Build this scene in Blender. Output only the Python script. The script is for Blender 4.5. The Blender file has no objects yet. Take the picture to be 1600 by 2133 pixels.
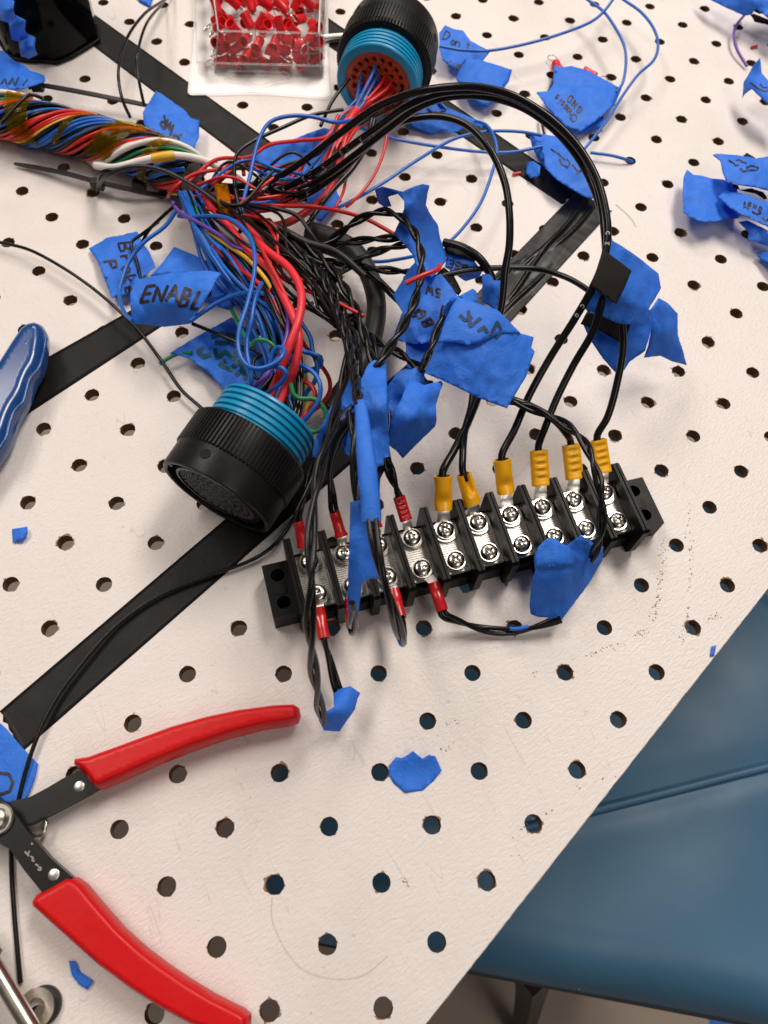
import bpy, math, random
import numpy as np
from mathutils import Vector, Matrix, noise
from mathutils.geometry import delaunay_2d_cdt

random.seed(7); RNG = np.random.default_rng(7)
scene = bpy.context.scene
MM = 0.001

# ------------------------------------------------------------------ camera
FPX = 1616.5
CAM = np.array([-13.14269527, -40.87005911, 291.06602931])          # mm above the board
RW = np.array([[0.9987203340925681, -0.016840037505914174, 0.04768760223400734],
               [0.006230707056730289, -0.8947793398446418, -0.44646512884743916],
               [0.0501883707605926, 0.44619093012295385, -0.8935293958882442]])
cam_data = bpy.data.cameras.new('camera')
cam = bpy.data.objects.new('camera', cam_data)
scene.collection.objects.link(cam)
m = Matrix.Identity(4)
for r in range(3):
    m[r][0] = RW[0][r]; m[r][1] = -RW[1][r]; m[r][2] = -RW[2][r]; m[r][3] = CAM[r] * MM
cam.matrix_world = m
cam_data.sensor_fit = 'VERTICAL'; cam_data.sensor_height = 36; cam_data.sensor_width = 27
cam_data.lens = FPX / 2133 * 36
cam_data.clip_start = 0.005; cam_data.clip_end = 20
cam_data.dof.use_dof = True
cam_data.dof.focus_distance = 0.315
cam_data.dof.aperture_fstop = 16.0
scene.camera = cam

# ------------------------------------------------------------------ room light
world = bpy.data.worlds.new('World'); scene.world = world; world.use_nodes = True
bg = world.node_tree.nodes['Background']
bg.inputs[0].default_value = (1.0, 0.90, 0.83, 1); bg.inputs[1].default_value = 0.07

def ceiling_panel(name, loc, sx, sy, watts, col=(1, 0.90, 0.815)):
    d = bpy.data.lights.new(name, 'AREA'); d.shape = 'RECTANGLE'
    d.size = sx; d.size_y = sy; d.energy = watts; d.color = col
    o = bpy.data.objects.new(name, d); scene.collection.objects.link(o)
    o.location = loc
    return o
ceiling_panel('ceiling_light', (0.66, 1.15, 1.75), 0.50, 1.10, 33)
ceiling_panel('ceiling_light', (-1.0, 0.85, 1.75), 0.50, 1.10, 20)
ceiling_panel('ceiling_light', (0.80, -1.0, 1.75), 0.60, 1.20, 9.5)
ceiling_panel('ceiling_light', (-0.1, 2.4, 1.75), 1.20, 0.60, 23)

vs = scene.view_settings
vs.view_transform = 'Standard'; vs.look = 'None'; vs.gamma = 1; vs.exposure = 0.05
try: vs.use_curve_mapping = False
except Exception: pass
scene.render.engine = 'CYCLES'
scene.render.resolution_x = 768; scene.render.resolution_y = 1024

# ------------------------------------------------------------------ measuring helpers
def U(x, y, h=0.0):
    """world point (mm) seen at photograph pixel (x, y) and standing h mm above the board"""
    d = RW.T @ np.array([(x - 800) / FPX, (y - 1066.5) / FPX, 1.0])
    return CAM + d * (h - CAM[2]) / d[2]
def LAT(i, j, h=0.0):
    """world point (mm) of hole-lattice coordinates (25.4 mm pitch)"""
    s = 25.4 * 2 ** -.5
    return np.array([(i + j) * s, (i - j) * s, h])

# ------------------------------------------------------------------ materials
def nt(m):
    m.use_nodes = True
    return m.node_tree, m.node_tree.nodes, m.node_tree.links, m.node_tree.nodes['Principled BSDF']
def mat(name, col, rough=0.5, metal=0.0, vary=0.12, vscale=60, bump=0.0, bscale=900, bdist=0.0002, spec=0.5,
        coat=0.0, trans=0.0, alpha=1.0, rvary=0.1, sss=0.0, stretch=None):
    m = bpy.data.materials.new(name)
    t, n, l, b = nt(m)
    tc = n.new('ShaderNodeTexCoord')
    src = tc.outputs['Object']
    if stretch:
        mp = n.new('ShaderNodeMapping'); mp.inputs['Scale'].default_value = stretch[0]; mp.inputs['Rotation'].default_value = stretch[1]
        l.new(src, mp.inputs[0]); srcb = mp.outputs[0]
    else: srcb = src
    nz = n.new('ShaderNodeTexNoise'); nz.inputs['Scale'].default_value = vscale; nz.inputs['Detail'].default_value = 5
    l.new(src, nz.inputs[0])
    mx = n.new('ShaderNodeMix'); mx.data_type = 'RGBA'
    mx.inputs[6].default_value = tuple(max(0, c * (1 - vary)) for c in col) + (1,)
    mx.inputs[7].default_value = tuple(min(1, c * (1 + vary)) for c in col) + (1,)
    l.new(nz.outputs[0], mx.inputs[0]); l.new(mx.outputs[2], b.inputs['Base Color'])
    b.inputs['Metallic'].default_value = metal
    mr = n.new('ShaderNodeMapRange'); mr.inputs[3].default_value = max(0.02, rough - rvary); mr.inputs[4].default_value = min(1, rough + rvary)
    nz2 = n.new('ShaderNodeTexNoise'); nz2.inputs['Scale'].default_value = vscale * 3.1; nz2.inputs['Detail'].default_value = 3
    l.new(src, nz2.inputs[0]); l.new(nz2.outputs[0], mr.inputs[0]); l.new(mr.outputs[0], b.inputs['Roughness'])
    b.inputs['Specular IOR Level'].default_value = spec
    b.inputs['Coat Weight'].default_value = coat; b.inputs['Coat Roughness'].default_value = 0.15
    b.inputs['Transmission Weight'].default_value = trans
    b.inputs['Alpha'].default_value = alpha
    if sss:
        b.inputs['Subsurface Weight'].default_value = sss; b.inputs['Subsurface Radius'].default_value = (0.001, 0.001, 0.001)
    if bump:
        nb = n.new('ShaderNodeTexNoise'); nb.inputs['Scale'].default_value = bscale; nb.inputs['Detail'].default_value = 3
        l.new(srcb, nb.inputs[0])
        bp = n.new('ShaderNodeBump'); bp.inputs['Strength'].default_value = bump; bp.inputs['Distance'].default_value = bdist
        l.new(nb.outputs[0], bp.inputs['Height']); l.new(bp.outputs[0], b.inputs['Normal'])
    return m

M = {}
def blue_tape_material():
    m = bpy.data.materials.new('blue_masking_tape'); t, n, l, b = nt(m); tc = n.new('ShaderNodeTexCoord')
    a = n.new('ShaderNodeTexNoise'); a.inputs['Scale'].default_value = 55; a.inputs['Detail'].default_value = 6; a.inputs['Roughness'].default_value = .6; a.inputs['Distortion'].default_value = 1.2; l.new(tc.outputs['Object'], a.inputs[0])
    r = n.new('ShaderNodeValToRGB'); r.color_ramp.elements[0].position = .30; r.color_ramp.elements[1].position = .72
    r.color_ramp.elements[0].color = (0.022, 0.185, 0.82, 1); r.color_ramp.elements[1].color = (0.060, 0.275, 0.98, 1); l.new(a.outputs[0], r.inputs[0])
    # pale rubbed streaks of the crepe paper
    mp = n.new('ShaderNodeMapping'); mp.inputs['Scale'].default_value = (300, 1100, 600); mp.inputs['Rotation'].default_value = (.2, .1, .5); l.new(tc.outputs['Object'], mp.inputs[0])
    c = n.new('ShaderNodeTexNoise'); c.inputs['Scale'].default_value = 1; c.inputs['Detail'].default_value = 4; l.new(mp.outputs[0], c.inputs[0])
    cr = n.new('ShaderNodeValToRGB'); cr.color_ramp.elements[0].position = .52; cr.color_ramp.elements[1].position = .85; cr.color_ramp.elements[1].color = (.22, .22, .22, 1); l.new(c.outputs[0], cr.inputs[0])
    mx = n.new('ShaderNodeMix'); mx.data_type = 'RGBA'; l.new(cr.outputs[0], mx.inputs[0]); l.new(r.outputs[0], mx.inputs[6]); mx.inputs[7].default_value = (0.15, 0.38, 0.90, 1); l.new(mx.outputs[2], b.inputs['Base Color'])
    b.inputs['Roughness'].default_value = .58; b.inputs['Specular IOR Level'].default_value = .35
    # creases: thin sharp folds (distorted cell borders) over fine crepe
    v = n.new('ShaderNodeTexVoronoi'); v.feature = 'DISTANCE_TO_EDGE'; v.inputs['Scale'].default_value = 75
    ad = n.new('ShaderNodeMix'); ad.data_type = 'RGBA'; ad.blend_type = 'ADD'; ad.inputs[0].default_value = .035; l.new(tc.outputs['Object'], ad.inputs[6]); l.new(a.outputs['Color'], ad.inputs[7]); l.new(ad.outputs[2], v.inputs[0])
    vr = n.new('ShaderNodeMapRange'); vr.inputs[1].default_value = 0; vr.inputs[2].default_value = .10; vr.inputs[3].default_value = 1; vr.inputs[4].default_value = 0; l.new(v.outputs['Distance'], vr.inputs[0])
    b1 = n.new('ShaderNodeBump'); b1.inputs['Strength'].default_value = .30; b1.inputs['Distance'].default_value = .0003; l.new(vr.outputs[0], b1.inputs['Height'])
    b2 = n.new('ShaderNodeBump'); b2.inputs['Strength'].default_value = .35; b2.inputs['Distance'].default_value = .0012; l.new(a.outputs[0], b2.inputs['Height']); l.new(b1.outputs[0], b2.inputs['Normal'])
    b3 = n.new('ShaderNodeBump'); b3.inputs['Strength'].default_value = .30; b3.inputs['Distance'].default_value = .0002; l.new(c.outputs[0], b3.inputs['Height']); l.new(b2.outputs[0], b3.inputs['Normal'])
    l.new(b3.outputs[0], b.inputs['Normal'])
    tl = n.new('ShaderNodeBsdfTranslucent'); l.new(mx.outputs[2], tl.inputs[0]); l.new(b3.outputs[0], tl.inputs['Normal'])
    ms = n.new('ShaderNodeMixShader'); ms.inputs[0].default_value = .22; l.new(b.outputs[0], ms.inputs[1]); l.new(tl.outputs[0], ms.inputs[2]); l.new(ms.outputs[0], n['Material Output'].inputs[0])
    return m
M['blue_tape'] = blue_tape_material()
M['black_tape'] = mat('black_vinyl_tape', (0.009, 0.0085, 0.008), 0.46, vary=0.3, vscale=40, bump=0.25, bscale=350, bdist=0.0003, spec=0.18)
M['shiny_tape'] = mat('shiny_black_tape', (0.008, 0.0075, 0.007), 0.28, vary=0.3, vscale=40, rvary=0.05, spec=0.22)
M['felt_tape'] = mat('black_cloth_tape', (0.016, 0.015, 0.014), 0.8, vary=0.3, bump=0.3, bscale=1500, spec=0.2)
M['ink'] = mat('black_marker_ink', (0.022, 0.012, 0.016), 0.45, vary=0.5, vscale=300, spec=0.4)
M['ink_faint'] = mat('faint_marker_ink', (0.018, 0.050, 0.13), 0.6, vary=0.3, vscale=300, spec=0.3)
M['ink_green'] = mat('green_marker_ink', (0.0, 0.075, 0.12), 0.5, vary=0.3, vscale=200, spec=0.4)
W_ = dict(rough=0.33, vary=0.1, vscale=80, rvary=0.08, bump=0.08, bscale=500)
M['w_black'] = mat('black_wire', (0.007, 0.0065, 0.0065), **{**W_, 'rough': 0.25, 'spec': 0.33})
M['w_grey'] = mat('charcoal_wire', (0.018, 0.016, 0.016), **{**W_, 'rough': 0.42, 'spec': 0.4})
M['w_red'] = mat('red_wire', (0.62, 0.018, 0.018), **W_)
M['w_pink'] = mat('bright_red_wire', (0.80, 0.035, 0.050), **{**W_, 'rough': 0.38})
M['w_blue'] = mat('blue_wire', (0.008, 0.130, 0.56), **W_)
M['w_green'] = mat('green_wire', (0.010, 0.23, 0.075), **W_)
M['w_yellow'] = mat('yellow_wire', (0.75, 0.46, 0.03), **W_)
M['w_purple'] = mat('purple_wire', (0.14, 0.055, 0.36), **W_)
M['w_white'] = mat('white_wire', (0.78, 0.76, 0.72), **W_)
M['w_copper'] = mat('copper', (0.75, 0.35, 0.16), 0.35, 1.0)
M['print'] = mat('white_print', (0.55, 0.55, 0.55), 0.6)
M['blk_plastic'] = mat('black_plastic', (0.007, 0.0065, 0.0065), 0.38, vary=0.2, bump=0.06, bscale=700, rvary=0.1, spec=0.12)
M['blk_shell'] = mat('black_connector_shell', (0.010, 0.0095, 0.0095), 0.38, vary=0.25, bump=0.06, bscale=400, rvary=0.12, spec=0.22)
M['teal'] = mat('turquoise_plastic', (0.006, 0.285, 0.52), 0.34, vary=0.12, rvary=0.1)
M['orange'] = mat('orange_rubber', (0.56, 0.078, 0.018), 0.42, vary=0.25, vscale=200)
M['hole_dark'] = mat('dark_bore', (0.10, 0.012, 0.005), 0.6)
M['socket'] = mat('grey_contacts', (0.10, 0.10, 0.10), 0.4, vary=0.4, vscale=900)
M['chrome'] = mat('nickel_screw', (0.54, 0.515, 0.475), 0.22, 1.0, vary=0.25, vscale=300, rvary=0.1)
M['tin'] = mat('tinned_metal', (0.72, 0.70, 0.66), 0.34, 1.0, vary=0.12, vscale=200, rvary=0.12)
M['plate'] = mat('contact_plate_metal', (0.58, 0.56, 0.52), 0.32, 1.0, vary=0.2, vscale=200, rvary=0.1)
M['red_vinyl'] = mat('red_vinyl_sleeve', (0.50, 0.008, 0.012), 0.28, vary=0.12, rvary=0.08, coat=0.3)
M['red_vinyl2'] = mat('bright_red_vinyl_sleeve', (0.74, 0.014, 0.022), 0.32, vary=0.12, rvary=0.08)
M['yel_vinyl'] = mat('yellow_vinyl_sleeve', (1.0, 0.46, 0.003), 0.28, vary=0.1, rvary=0.08, coat=0.3)
M['red_grip'] = mat('red_dipped_grip', (0.60, 0.004, 0.006), 0.38, spec=0.32, vary=0.1, vscale=25, bump=0.22, bscale=230, bdist=0.0004, rvary=0.14)
M['blue_grip'] = mat('blue_dipped_grip', (0.006, 0.060, 0.24), 0.22, vary=0.12, vscale=25, coat=0.4)
M['tool_steel'] = mat('black_oxide_steel', (0.010, 0.0095, 0.009), 0.36, 0.1, spec=0.3, vary=0.3, vscale=80, bump=0.08, bscale=600)
M['steel'] = mat('brushed_steel', (0.60, 0.56, 0.50), 0.30, 1.0, vary=0.15)
M['mark'] = mat('etched_mark', (0.42, 0.40, 0.36), 0.6, 0.3)
M['zip'] = mat('black_nylon', (0.013, 0.012, 0.012), 0.42, vary=0.15)
M['jacket'] = mat('black_heat_shrink', (0.020, 0.019, 0.019), 0.5, vary=0.25, bump=0.12, bscale=200, bdist=0.0004)
M['vinyl'] = mat('blue_chair_vinyl', (0.058, 0.180, 0.315), 0.46, vary=0.28, vscale=9, bump=0.10, bscale=60, bdist=0.002, rvary=0.08)
M['chair_metal'] = mat('dark_chair_frame', (0.020, 0.015, 0.013), 0.5, vary=0.3)
M['floor'] = mat('beige_floor', (0.38, 0.31, 0.26), 0.5, vary=0.18, vscale=6)
M['hair'] = mat('grey_fibre', (0.45, 0.37, 0.31), 0.6)
M['dark_steel'] = mat('worn_steel', (0.34, 0.32, 0.29), 0.32, 1.0, vary=0.3)
M['scuff'] = mat('black_scuff', (0.16, 0.14, 0.13), 0.7, vary=0.6, vscale=800)

def glassy(name, col, rough, fac, gloss=(1, 1, 1)):
    """thin clear plastic: mostly see-through with a gloss layer that grows at grazing angles"""
    m = bpy.data.materials.new(name); t, n, l, b = nt(m)
    out = n['Material Output']
    tr = n.new('ShaderNodeBsdfTransparent'); tr.inputs[0].default_value = col + (1,)
    b.inputs['Base Color'].default_value = gloss + (1,); b.inputs['Roughness'].default_value = rough
    fr = n.new('ShaderNodeFresnel'); fr.inputs[0].default_value = 1.45
    ad = n.new('ShaderNodeMath'); ad.operation = 'ADD'; ad.inputs[1].default_value = fac; ad.use_clamp = True
    l.new(fr.outputs[0], ad.inputs[0])
    mx = n.new('ShaderNodeMixShader'); l.new(ad.outputs[0], mx.inputs[0]); l.new(tr.outputs[0], mx.inputs[1]); l.new(b.outputs[0], mx.inputs[2])
    l.new(mx.outputs[0], out.inputs[0])
    return m
M['clear'] = glassy('clear_plastic', (0.965, 0.96, 0.96), 0.12, 0.035)
M['smoke'] = glassy('smoked_plastic', (0.36, 0.35, 0.35), 0.08, 0.14, (0.012, 0.012, 0.012))
M['kapton'] = glassy('amber_polyimide_film', (0.88, 0.60, 0.14), 0.06, 0.07, (0.48, 0.26, 0.012))

def board_material():
    m = bpy.data.materials.new('white_pegboard_laminate'); t, n, l, b = nt(m)
    tc = n.new('ShaderNodeTexCoord')
    mp = n.new('ShaderNodeMapping'); mp.inputs['Rotation'].default_value = (0, 0, math.radians(-45))
    s = 1 / 0.0254; mp.inputs['Scale'].default_value = (s, s, s)
    l.new(tc.outputs['Object'], mp.inputs[0])            # lattice units; holes sit on the integers
    def math_(op, a, c=None):
        x = n.new('ShaderNodeMath'); x.operation = op
        if isinstance(a, (int, float)): x.inputs[0].default_value = a
        else: l.new(a, x.inputs[0])
        if c is not None:
            if isinstance(c, (int, float)): x.inputs[1].default_value = c
            else: l.new(c, x.inputs[1])
        return x.outputs[0]
    sp = n.new('ShaderNodeSeparateXYZ'); l.new(mp.outputs[0], sp.inputs[0])
    def cell(a):
        return math_('SUBTRACT', math_('FRACT', math_('ADD', a, 0.5)), 0.5)
    cx, cy = cell(sp.outputs[0]), cell(sp.outputs[1])
    rr = math_('SQRT', math_('ADD', math_('MULTIPLY', cx, cx), math_('MULTIPLY', cy, cy)))
    nz = n.new('ShaderNodeTexNoise'); nz.inputs['Scale'].default_value = 420; nz.inputs['Detail'].default_value = 5; l.new(tc.outputs['Object'], nz.inputs[0])
    nz2 = n.new('ShaderNodeTexNoise'); nz2.inputs['Scale'].default_value = 70; nz2.inputs['Detail'].default_value = 2; l.new(tc.outputs['Object'], nz2.inputs[0])
    # chipped laminate round some of the holes (reaches out 1 mm at most)
    lim = math_('ADD', 0.100, math_('MULTIPLY', math_('SUBTRACT', math_('ADD', nz.outputs[0], math_('MULTIPLY', nz2.outputs[0], 0.8)), 0.78), 0.16))
    chip = math_('LESS_THAN', rr, lim)
    # dirt: broad faint smudges and specks
    dz = n.new('ShaderNodeTexNoise'); dz.inputs['Scale'].default_value = 16; dz.inputs['Detail'].default_value = 6; dz.inputs['Roughness'].default_value = 0.65; l.new(tc.outputs['Object'], dz.inputs[0])
    dr = n.new('ShaderNodeValToRGB'); dr.color_ramp.elements[0].position = 0.25; dr.color_ramp.elements[1].position = 0.75
    dr.color_ramp.elements[0].color = (0.71, 0.658, 0.632, 1); dr.color_ramp.elements[1].color = (0.81, 0.768, 0.745, 1)
    l.new(dz.outputs[0], dr.inputs[0])
    spk = n.new('ShaderNodeTexVoronoi'); spk.inputs['Scale'].default_value = 90; l.new(tc.outputs['Object'], spk.inputs[0])
    spm = math_('LESS_THAN', math_('ADD', spk.outputs['Distance'], math_('MULTIPLY', nz2.outputs[0], 0.12)), 0.085)
    m1 = n.new('ShaderNodeMix'); m1.data_type = 'RGBA'; l.new(math_('MULTIPLY', spm, 0.45), m1.inputs[0]); l.new(dr.outputs[0], m1.inputs[6]); m1.inputs[7].default_value = (0.30, 0.24, 0.20, 1)
    m2 = n.new('ShaderNodeMix'); m2.data_type = 'RGBA'; l.new(chip, m2.inputs[0]); l.new(m1.outputs[2], m2.inputs[6]); m2.inputs[7].default_value = (0.26, 0.15, 0.085, 1)
    # hairline scratches: thin bands of a stretched, bent wave, broken up by noise
    sm0 = n.new('ShaderNodeMapping'); sm0.inputs['Rotation'].default_value = (0, 0, math.radians(63)); l.new(tc.outputs['Object'], sm0.inputs[0])
    sm = n.new('ShaderNodeMapping'); sm.inputs['Scale'].default_value = (6, 60, 30); l.new(sm0.outputs[0], sm.inputs[0])
    sn = n.new('ShaderNodeTexNoise'); sn.inputs['Scale'].default_value = 1.0; sn.inputs['Detail'].default_value = 2; sn.inputs['Distortion'].default_value = 1.5; l.new(sm.outputs[0], sn.inputs[0])
    sd = math_('LESS_THAN', math_('ABSOLUTE', math_('SUBTRACT', sn.outputs[0], 0.5)), 0.0035)
    sk = math_('MULTIPLY', math_('MULTIPLY', sd, math_('GREATER_THAN', nz2.outputs[0], 0.55)), 0.22)
    m3 = n.new('ShaderNodeMix'); m3.data_type = 'RGBA'; l.new(sk, m3.inputs[0]); l.new(m2.outputs[2], m3.inputs[6]); m3.inputs[7].default_value = (0.33, 0.28, 0.25, 1)
    l.new(m3.outputs[2], b.inputs['Base Color'])
    b.inputs['Roughness'].default_value = 0.42
    # leathery embossed grain, drawn out along one direction
    g0 = n.new('ShaderNodeMapping'); g0.inputs['Rotation'].default_value = (0, 0, math.radians(-38)); l.new(tc.outputs['Object'], g0.inputs[0])
    g = n.new('ShaderNodeMapping'); g.inputs['Scale'].default_value = (420, 1050, 500)
    l.new(g0.outputs[0], g.inputs[0])
    gn = n.new('ShaderNodeTexNoise'); gn.inputs['Scale'].default_value = 1.0; gn.inputs['Detail'].default_value = 4; gn.inputs['Distortion'].default_value = 0.6; l.new(g.outputs[0], gn.inputs[0])
    bp = n.new('ShaderNodeBump'); bp.inputs['Strength'].default_value = 0.65; bp.inputs['Distance'].default_value = 0.0005
    l.new(math_('MULTIPLY', gn.outputs[0], math_('ADD', 0.45, dz.outputs[0])), bp.inputs['Height']); l.new(bp.outputs[0], b.inputs['Normal'])
    rr_ = n.new('ShaderNodeMapRange'); rr_.inputs[1].default_value = .3; rr_.inputs[2].default_value = .7; rr_.inputs[3].default_value = .34; rr_.inputs[4].default_value = .56; l.new(dz.outputs[0], rr_.inputs[0]); l.new(rr_.outputs[0], b.inputs['Roughness'])
    return m
M['board'] = board_material()
M['fibre'] = mat('brown_hardboard', (0.16, 0.095, 0.055), 0.85, vary=0.4, vscale=500, bump=0.5, bscale=900, bdist=0.0004, spec=0.2)

# ------------------------------------------------------------------ object helpers
COL = scene.collection
def obj(name, V, F, m, parent=None, local=False, smooth=True, mats=None, fm=None):
    """one mesh object from vertices in mm; world coordinates unless local (then in the parent's frame)"""
    V = np.asarray(V, float)
    if parent is None and not local:
        org = np.array([V[:, 0].mean(), V[:, 1].mean(), V[:, 2].min()])
    elif parent is not None and not local:
        org = np.array(parent['_o'])
    else: org = np.zeros(3)
    me = bpy.data.meshes.new(name)
    me.from_pydata(((V - org) * MM).tolist(), [], F)
    for x in (mats or [m]): me.materials.append(x)
    if fm is not None: me.polygons.foreach_set('material_index', fm)
    if smooth: me.polygons.foreach_set('use_smooth', [True] * len(me.polygons))
    me.update()
    o = bpy.data.objects.new(name, me); COL.objects.link(o)
    if parent is not None:
        o.parent = parent
        if not local:
            pass
    elif not local: o.location = org * MM
    return o
def sharp(o, ang=35):
    try: o.data.set_sharp_from_angle(angle=math.radians(ang))
    except Exception: pass
    return o
def tag(o, label=None, cat=None, group=None, kind=None):
    if label: o['label'] = label
    if cat: o['category'] = cat
    if group: o['group'] = group
    if kind: o['kind'] = kind
    return o
def thing(name, org, label, cat, group=None, rz=0):
    o = bpy.data.objects.new(name, None); COL.objects.link(o)
    o.empty_display_size = 0.005
    o.location = np.asarray(org, float) * MM; o.rotation_euler = (0, 0, rz)
    o['_o'] = [float(v) for v in org]
    return tag(o, label, cat, group)

class MB:
    """collects vertices and faces of one mesh"""
    def __init__(s): s.V = []; s.F = []; s.fm = []
    def add(s, V, F, k=0):
        o = len(s.V); s.V += [tuple(v) for v in V]; s.F += [tuple(i + o for i in f) for f in F]; s.fm += [k] * len(F); return s
    def box(s, x0, x1, y0, y1, z0, z1, c=0.0, k=0):
        """box with its top and vertical edges chamfered by c"""
        if c <= 0:
            V = [(x, y, z) for z in (z0, z1) for x, y in ((x0, y0), (x1, y0), (x1, y1), (x0, y1))]
            return s.add(V, [(3, 2, 1, 0), (4, 5, 6, 7), (0, 1, 5, 4), (1, 2, 6, 5), (2, 3, 7, 6), (3, 0, 4, 7)], k)
        def ring(e, z):
            return [(x0 + e + c, y0 + e, z), (x1 - e - c, y0 + e, z), (x1 - e, y0 + e + c, z), (x1 - e, y1 - e - c, z), (x1 - e - c, y1 - e, z), (x0 + e + c, y1 - e, z), (x0 + e, y1 - e - c, z), (x0 + e, y0 + e + c, z)]
        V = ring(0, z0) + ring(0, z1 - c) + ring(c, z1)
        F = [tuple(range(7, -1, -1)), tuple(range(16, 24))]
        for a in (0, 8):
            for i in range(8): F.append((a + i, a + (i + 1) % 8, a + 8 + (i + 1) % 8, a + 8 + i))
        return s.add(V, F, k)
    def lathe(s, prof, n=48, axis='z', org=(0, 0, 0), k=0, closed=False):
        """profile [(along, radius)] turned about an axis"""
        V = []
        for a, r in prof:
            for i in range(n):
                t = 2 * math.pi * i / n; c, q = r * math.cos(t), r * math.sin(t)
                p = (c, q, a) if axis == 'z' else (a, c, q)
                V.append((p[0] + org[0], p[1] + org[1], p[2] + org[2]))
        F = []
        for j in range(len(prof) - 1):
            for i in range(n):
                i2 = (i + 1) % n
                F.append((j * n + i, j * n + i2, (j + 1) * n + i2, (j + 1) * n + i))
        if closed:
            F.append(tuple(range(n - 1, -1, -1))); F.append(tuple((len(prof) - 1) * n + i for i in range(n)))
        return s.add(V, F, k)
    def make(s, name, m, parent=None, local=False, smooth=True, ang=35, mats=None):
        o = obj(name, s.V, s.F, m, parent, local, smooth, mats, s.fm if mats else None)
        if smooth: sharp(o, ang)
        return o

def inpoly(p, poly):
    x, y = p; c = False; n = len(poly); j = n - 1
    for i in range(n):
        xi, yi = poly[i]; xj, yj = poly[j]
        if (yi > y) != (yj > y) and x < (xj - xi) * (y - yi) / (yj - yi) + xi: c = not c
        j = i
    return c
def area(poly):
    return 0.5 * sum(poly[i - 1][0] * poly[i][1] - poly[i][0] * poly[i - 1][1] for i in range(len(poly)))
def cdt(outer, holes=(), inner=()):
    pts = []; edges = []
    for lp in [outer] + list(holes):
        o = len(pts); pts += [Vector(p) for p in lp]; edges += [(o + i, o + (i + 1) % len(lp)) for i in range(len(lp))]
    pts += [Vector(p) for p in inner]
    r = delaunay_2d_cdt(pts, edges, [], 0, 1e-6)
    V = [(v.x, v.y) for v in r[0]]; F = []
    for f in r[2]:
        c = (sum(V[i][0] for i in f) / len(f), sum(V[i][1] for i in f) / len(f))
        if inpoly(c, outer) and not any(inpoly(c, h) for h in holes): F.append(tuple(f))
    return V, F
def plate(mb, outer, holes, z0, z1, k=0, bottom=False):
    """flat plate with real holes: top face, outer wall and hole walls"""
    if area(outer) < 0: outer = outer[::-1]
    holes = [h if area(h) > 0 else h[::-1] for h in holes]
    V, F = cdt(outer, holes)
    F = [f if area([V[i] for i in f]) > 0 else f[::-1] for f in F]
    mb.add([(x, y, z1) for x, y in V], F, k)
    if bottom: mb.add([(x, y, z0) for x, y in V], [f[::-1] for f in F], k)
    for lp, sg in [(outer, 1)] + [(h, -1) for h in holes]:
        n = len(lp); W = [(x, y, z0) for x, y in lp] + [(x, y, z1) for x, y in lp]
        Q = [(i, (i + 1) % n, n + (i + 1) % n, n + i) for i in range(n)]
        mb.add(W, Q if sg > 0 else [q[::-1] for q in Q], k)
def circle(cx, cy, r, n=24):
    return [(cx + r * math.cos(2 * math.pi * i / n), cy + r * math.sin(2 * math.pi * i / n)) for i in range(n)]

# ---- wires
def smooth_path(P, step=1.6):
    """centripetal Catmull-Rom through the points, resampled evenly"""
    P = np.asarray(P, float)
    if len(P) == 2:
        n = max(2, int(np.linalg.norm(P[1] - P[0]) / step)); return np.array([P[0] + (P[1] - P[0]) * t for t in np.linspace(0, 1, n + 1)])
    Q = np.vstack([2 * P[0] - P[1], P, 2 * P[-1] - P[-2]]); out = []
    for i in range(1, len(Q) - 2):
        p0, p1, p2, p3 = Q[i - 1:i + 3]
        t0 = 0; t1 = t0 + max(1e-6, np.linalg.norm(p1 - p0) ** .5); t2 = t1 + max(1e-6, np.linalg.norm(p2 - p1) ** .5); t3 = t2 + max(1e-6, np.linalg.norm(p3 - p2) ** .5)
        for t in np.linspace(t1, t2, 24, endpoint=False):
            a1 = (t1 - t) / (t1 - t0) * p0 + (t - t0) / (t1 - t0) * p1
            a2 = (t2 - t) / (t2 - t1) * p1 + (t - t1) / (t2 - t1) * p2
            a3 = (t3 - t) / (t3 - t2) * p2 + (t - t2) / (t3 - t2) * p3
            b1 = (t2 - t) / (t2 - t0) * a1 + (t - t0) / (t2 - t0) * a2
            b2 = (t3 - t) / (t3 - t1) * a2 + (t - t1) / (t3 - t1) * a3
            out.append((t2 - t) / (t2 - t1) * b1 + (t - t1) / (t2 - t1) * b2)
    out.append(P[-1]); out = np.array(out)
    d = np.r_[0, np.cumsum(np.linalg.norm(np.diff(out, axis=0), axis=1))]
    n = max(3, int(d[-1] / step))
    s = np.linspace(0, d[-1], n + 1)
    return np.stack([np.interp(s, d, out[:, k]) for k in range(3)], 1)
def frames(P):
    T = np.gradient(P, axis=0); T /= np.linalg.norm(T, axis=1)[:, None] + 1e-12
    N = np.zeros_like(P); r = np.array([0, 0, 1.0])
    if abs(T[0] @ r) > 0.9: r = np.array([1.0, 0, 0])
    N[0] = np.cross(T[0], r); N[0] /= np.linalg.norm(N[0])
    for i in range(1, len(P)):
        v = N[i - 1] - T[i] * (N[i - 1] @ T[i]); N[i] = v / (np.linalg.norm(v) + 1e-12)
    return T, N, np.cross(T, N)
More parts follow.
